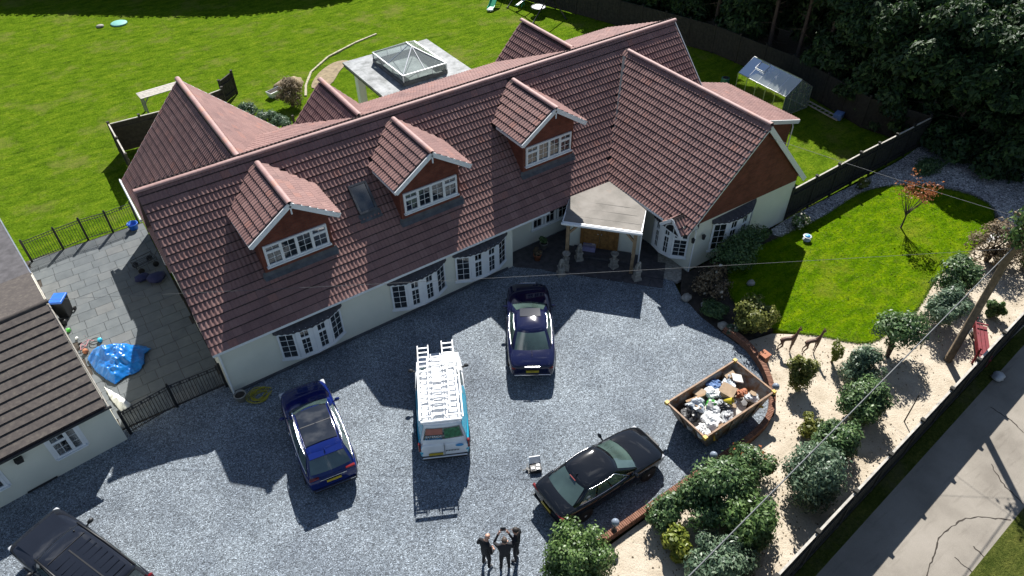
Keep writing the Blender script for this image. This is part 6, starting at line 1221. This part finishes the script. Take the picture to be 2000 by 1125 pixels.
for s in (-1, 1):
    for yy, hh in ((-.18, .42), (.32, .92)): MB().box((s*.95, yy, hh/2), (.07, .07, hh)).build('leg', 'red_paint', bh)
    MB().bar((s*.95, -.2, .62), (s*.95, .34, .62), .06, .05).build('armrest', 'red_paint', bh)
up_ = thing('utility_pole', 'tall brown timber utility pole on the sand at the right', 'pole', (25.14, -15.32, 0)); MB().tube([(0, 0, -.3), (0, 0, 4), (0, 0, 8.0)], [.16, .14, .115], 14).build('pole', 'pole', up_, True); MB().box((0, 0, 7.3), (1.1, .09, .09), rz=R(95)).build('crossarm', 'pole', up_)
for k in (-.45, 0, .45): MB().lathe([(.03, 0), (.05, .05), (.03, .12)], 8, (.0*k-math.sin(R(5))*k, k, 7.35)).build('insulator', 'stone', up_)
MB().box((.02, -.17, 1.9), (.16, .02, .2)).build('number_plate', 'plate_white', up_)
g = np.random.default_rng(77); P = np.stack([g.normal(size=700)*.16, g.normal(size=700)*.16, g.uniform(6.3, 7.6, 700)], 1); P[:, :2] *= 1.4; ob('ivy', leaf_mesh('ivy', P, P*np.array([1, 1, 0])+g.normal(size=(700, 3))*.3, .15, .11, 'bay_leaf', g), up_)
def cable(label, a, b, sag, r=.012, mat='black_plastic'):
    a, b = V(a), V(b); pts = [a.lerp(b, k/24)-V((0, 0, sag*4*(k/24)*(1-k/24))) for k in range(25)]; tag(MB().tube(pts, r, 6).build('overhead_cable', mat, None, True), label, 'cable')
cmat('cable_grey', (.10, .105, .11), .6)
cable('thick grey overhead cable running from the pole along the fence', (25.14, -15.32, 6.1), (-10.0, -19.3, 6.1), .15, .02, 'cable_grey'); cable('thin overhead wire crossing the drive from pole to outbuilding', (25.14, -15.32, 6.0), (-4.25, 4.5, 4.2), .1, .006, 'cable_grey'); cable('thin overhead wire from the pole to the right gable', (25.14, -15.32, 7.25), (24.1, -5.04, 6.0), .05, .008, 'cable_grey')
tag(MB().tube([(20.83, -16.15, 0), (21.0, -16.1, 1.5)], [.025, .02], 7).build('garden_stake', 'dark_wood'), 'thin dark stake leaning in the sand near the fence', 'stake')
tag(MB().tube([(17.6, -16.1, 0), (17.7, -16.0, 1.7)], [.022, .02], 7).build('garden_stake', 'dark_wood'), 'thin stake beside the glossy shrub by the fence', 'stake')
o = MB().blob((0, 0, .12), (.32, .24, .16), 10, 7, .12, 0, 5).build('rock', 'stone', None, True); o.location = (27.6, -15.1, .05); tag(o, 'round pale boulder on the sand right of the pole', 'rock')
for k, (lb, x, y, r) in enumerate((('rough stone in the bed at the drive edge nearest the porch', 18.95, -6.4, .28), ('pale stone in the dark bed below the rose bush', 19.3, -7.2, .22), ('stone beside the small twiggy plant at the drive edge', 18.95, -8.6, .26), ('flat pale stone on the shaded lawn corner', 22.1, -7.4, .22))):
    o = MB().blob((0, 0, .1), (r, r*.8, r*.55), 10, 7, .16, 0, 60+k).build('rock', 'stone', None, True); o.location = (x, y, .05); tag(o, lb, 'rock')
bf_ = thing('garden_ornament', 'small blue and white ornament at the tip of the lawn shadow', 'ornament', (26.9, -6.75, .07)); q = MB(); q.lathe([(.18, 0), (.20, .04), (.10, .08), (.08, .14), (.20, .22), (.22, .24), (.18, .25)], 14); q.build('bowl', 'bag_clear', bf_, True); MB().blob((0, 0, .26), (.14, .14, .05), 10, 6).build('water', 'sticker_blue', bf_, True)
cmat('drain_green', (.16, .42, .36), .6); o = MB().lathe([(.62, 0), (.62, .08), (.56, .11), (.10, .12), (.01, .12)], 24).build('tank_cover', 'drain_green', None, True); o.location = (5.35, 42.4, -.03); tag(o, 'round pale green tank cover on the far back lawn', 'cover')
o = MB().blob((0, 0, .08), (.3, .24, .12), 10, 7, .1).build('rock', 'stone', None, True); o.location = (4.0, 42.6, -.03); tag(o, 'pale stone on the lawn beside the green tank cover', 'rock')
gs = thing('garden_table', 'weathered white timber table with tall posts on the back lawn', 'table', (4.7, 26.2, -.03), R(4)); 
for a in (-1.3, 1.3):
    for b in (-.35, .35): MB().box((a, b, .6), (.09, .09, 1.2)).build('post', 'cap_wood', gs)
    MB().bar((a, -.3, .75), (a+(.35 if a < 0 else -.35), -.3, 1.15), .06, .06).build('brace', 'cap_wood', gs)
for k in range(5): MB().box((0, -.4+.2*k, 1.22), (2.9, .17, .035)).build('top_board', 'cap_wood', gs)
# path edging and bare earth on the back lawn
cmat('edging_pale', (.40, .36, .25), .9); pe = [(12.6, 22.3), (13.2, 23.7), (14.3, 25.4), (16.3, 27.0), (19.0, 28.1), (21.4, 28.7)]; pq_ = MB(); Pp = []
for a, b in zip(pe[:-1], pe[1:]): Pp += [V((a[0]+(b[0]-a[0])*k/6, a[1]+(b[1]-a[1])*k/6, 0)) for k in range(6)]
eg = thing('path_edging', 'curved line of pale edging stones across the back lawn', 'edging', (12.6, 22.3, 0))
for a, b in zip(Pp[:-1], Pp[1:]): o = MB().bar(a-V((12.6, 22.3, -.01)), a.lerp(b, .93)-V((12.6, 22.3, -.01)), .14+random.uniform(-.03, .03), .10).build('stone', 'edging_pale', eg)
poly_sheet('bare_earth', ccw(smooth_loop([(13.4, 23.2), (14.6, 24.9), (16.2, 25.9), (17.2, 25.6), (16.0, 24.4), (14.6, 22.9)], 4)), .008, 'earth', thick=.05)
mo = MB().blob((0, 0, .0), (1.0, .8, .5), 16, 8, .12, 0, 9).build('earth_mound', 'earth', None, True); mo.location = (12.3, 24.3, 0); tag(mo, 'small heap of bare earth on the back lawn by the path', 'mound')
wt = thing('planter_trough', 'white trough beside the earth heap on the back lawn', 'planter', (11.0, 23.6, 0), .3); q = MB(); q.add([(-.42, -.22, 0), (.42, -.22, 0), (.42, .22, 0), (-.42, .22, 0), (-.5, -.28, .36), (.5, -.28, .36), (.5, .28, .36), (-.5, .28, .36)], [(3, 2, 1, 0), (0, 1, 5, 4), (1, 2, 6, 5), (2, 3, 7, 6), (3, 0, 4, 7)]); o = q.build('trough', 'white', wt); o.modifiers.new('s', 'SOLIDIFY').thickness = .04; MB().box((0, 0, .30), (.9, .48, .02)).build('soil', 'soil', wt)
tag(MB().box((10.2, 18.0, .6), (.12, .12, 1.3)).build('fence_post', 'dark_wood'), 'short dark post behind the house near the bushes', 'post')
# greenhouse
gh = thing('greenhouse', 'aluminium greenhouse with pale polycarbonate roof beside the boundary fence', 'greenhouse', (36.9, 4.1, 0), R(-2)); X0, X1, Y0, Y1, ze_, zr_ = -1.2, 1.25, -1.95, 1.95, 1.45, 2.25
fr_ = MB()
for x in (X0, X1):
    for k in range(6): y_ = Y0+(Y1-Y0)*k/5; fr_.bar((x, y_, 0), (x, y_, ze_), .04, .04); fr_.bar((x, y_, ze_), (0, y_, zr_), .035, .035)
    for z in (.04, ze_): fr_.bar((x, Y0, z), (x, Y1, z), .05, .05)
fr_.bar((0, Y0, zr_), (0, Y1, zr_), .06, .06)
for y_ in (Y0, Y1):
    fr_.bar((X0, y_, .04), (X1, y_, .04), .05, .05); fr_.bar((X0, y_, ze_), (X1, y_, ze_), .04, .04)
    for x in (-.6, 0, .6): fr_.bar((x, y_, 0), (x, y_, ze_+(zr_-ze_)*(1-abs(x)/1.2)), .035, .035)
fr_.build('frame', 'alu', gh)
for k in range(5):
    a, b = Y0+(Y1-Y0)*k/5+.02, Y0+(Y1-Y0)*(k+1)/5-.02
    for x in (X0, X1): MB().add([(x, a, .05), (x, b, .05), (x, b, ze_-.02), (x, a, ze_-.02)], [(0, 1, 2, 3)]).build('side_pane', 'poly_side', gh); MB().add([(x*.98, a, ze_+.03), (x*.98, b, ze_+.03), (.02*x, b, zr_+.01), (.02*x, a, zr_+.01)], [(0, 1, 2, 3)]).build('roof_pane', 'poly', gh)
for y_ in (Y0, Y1): MB().add([(X0, y_, .05), (X1, y_, .05), (X1, y_, ze_), (0, y_, zr_-.03), (X0, y_, ze_)], [(0, 1, 2, 3, 4)]).build('end_pane', 'poly_side', gh)
vt = MB(); [vt.bar(a, b, .03, .03) for a, b in (((-.10, -.9+1.4, 2.25), (-.10, -.2+1.4, 2.25)), ((-.62, .5, 1.96), (-.62, 1.2, 1.96)), ((-.10, .5, 2.25), (-.62, .5, 1.96)), ((-.10, 1.2, 2.25), (-.62, 1.2, 1.96)))]; vt.build('roof_vent', 'alu', gh)
wb_ = thing('water_butt', 'green plastic water butt at the back of the greenhouse', 'water butt', (35.45, 6.75, 0)); q = MB(); q.lathe([(.24, 0), (.30, .3), (.30, .6), (.26, .92), (.27, .95), (.2, .96)], 16); cmat('butt_green', (.03, .13, .09), .5); q.build('barrel', 'butt_green', wb_, True); MB().lathe([(.2, .96), (.19, .98), (.01, .98)], 14).build('opening', 'black_plastic', wb_)
ld = thing('wooden_ladder', 'grey wooden ladder lying on the grass by the greenhouse', 'ladder', (39.0-.6, 1.3, .05), R(85))
for s in (-1, 1): MB().bar((-1.5, s*.2, .08), (1.5, s*.2, .08), .05, .07).build('stile', 'cap_wood', ld)
for k in range(9): MB().bar((-1.35+.34*k, -.2, .08), (-1.35+.34*k, .2, .08), .04, .03).build('rung', 'cap_wood', ld)
tag(bevel(MB().box((38.55, .1, .2), (.7, .5, .35), rz=.3).build('storage_crate', 'bag_blue'), .03), 'blue grey crate beside the wooden ladder', 'crate')
# play equipment at the top
pl_ = thing('play_swing', 'dark metal swing frame with white round seat at the top of the lawn', 'swing', (33.2, 25.0, 0)); fr_ = MB(); A_ = [V((-1.3, -1.7, 0)), V((1.3, -2.55, 0)), V((-1.1, 2.1, 0)), V((1.9, 1.2, 0))]; tp0, tp1 = V((-.0, -2.1, 2.1)), V((.4, 1.6, 2.1))
for a, tp in ((A_[0], tp0), (A_[1], tp0), (A_[2], tp1), (A_[3], tp1)): fr_.tube([a, tp], .05, 7)
fr_.tube([tp0, tp1], .055, 7); [fr_.box(a+V((0, 0, .02)), (.16, .16, .04)) for a in A_]; fr_.build('swing_frame', 'iron', pl_, True)
q = MB(); q.lathe([(.5, 0), (.55, .03), (.5, .06), (.01, .05)], 22, (.1, -.5, .55)); q.build('nest_seat', 'white_metal', pl_, True); q = MB(); q.tube([(.1+.56*math.cos(a), -.5+.56*math.sin(a), .58) for a in [2*math.pi*k/22 for k in range(23)]], .05, 6, cap=False); q.build('seat_rim', 'lead', pl_, True); rp = MB()
for a in (0, 1.57, 3.14, 4.71): rp.tube([(.1+.52*math.cos(a), -.5+.52*math.sin(a), .6), (.2, -.2+.2*math.sin(a), 2.1)], .012, 5)
rp.build('rope', 'iron', pl_)
sl_ = thing('slide', 'small green plastic slide with white end at the top of the lawn', 'slide', (30.6, 27.4, 0), R(-52)); cmat('slide_green', (.03, .38, .20), .4); q = MB()
prof = [(.0, .10), (.4, .16), (1.0, .55), (1.7, 1.05), (2.1, 1.15)]
vs = [(s*w, y_, z_+h_) for y_, z_ in prof for s, w, h_ in ((-1, .25, .14), (-1, .22, 0), (1, .22, 0), (1, .25, .14))]; q.add(vs, [(i*4+k, i*4+k+1, (i+1)*4+k+1, (i+1)*4+k) for i in range(4) for k in range(3)]); o = q.build('chute', 'slide_green', sl_); o.modifiers.new('s', 'SOLIDIFY').thickness = .03; MB().blob((0, -.05, .08), (.30, .22, .10), 12, 6).build('end_pad', 'white', sl_, True); q = MB(); [q.bar((s*.24, 2.15, 1.2), (s*.28, 2.6, 0), .05, .05) for s in (-1, 1)]; [q.bar((-.26, 2.2+.1*k, 1.0-.27*k), (.26, 2.2+.1*k, 1.0-.27*k), .05, .03) for k in range(4)]; q.build('steps', 'black_plastic', sl_)
ss = thing('seesaw', 'white and green seesaw beside the slide at the top edge', 'seesaw', (33.3, 26.6, 0), R(20)); MB().bar((-1.0, 0, .35), (1.0, 0, .55), .16, .05).build('beam', 'white', ss); [MB().bar((s*.25, 0, 0), (0, 0, .45), .05, .05).build('support', 'slide_green', ss) for s in (-1, 1)]; [MB().box((s*.85, 0, .45+s*.1), (.3, .26, .05)).build('seat', 'slide_green', ss) for s in (-1, 1)]
# litter on the lane verge
o = MB().blob((0, 0, .12), (.32, .22, .12), 12, 7, .2, 0, 3).build('rubbish_sack', 'bag_grey', None, True); o.location = (25.9, -17.0, .0); tag(o, 'grey sack dumped against the road side of the fence', 'sack')
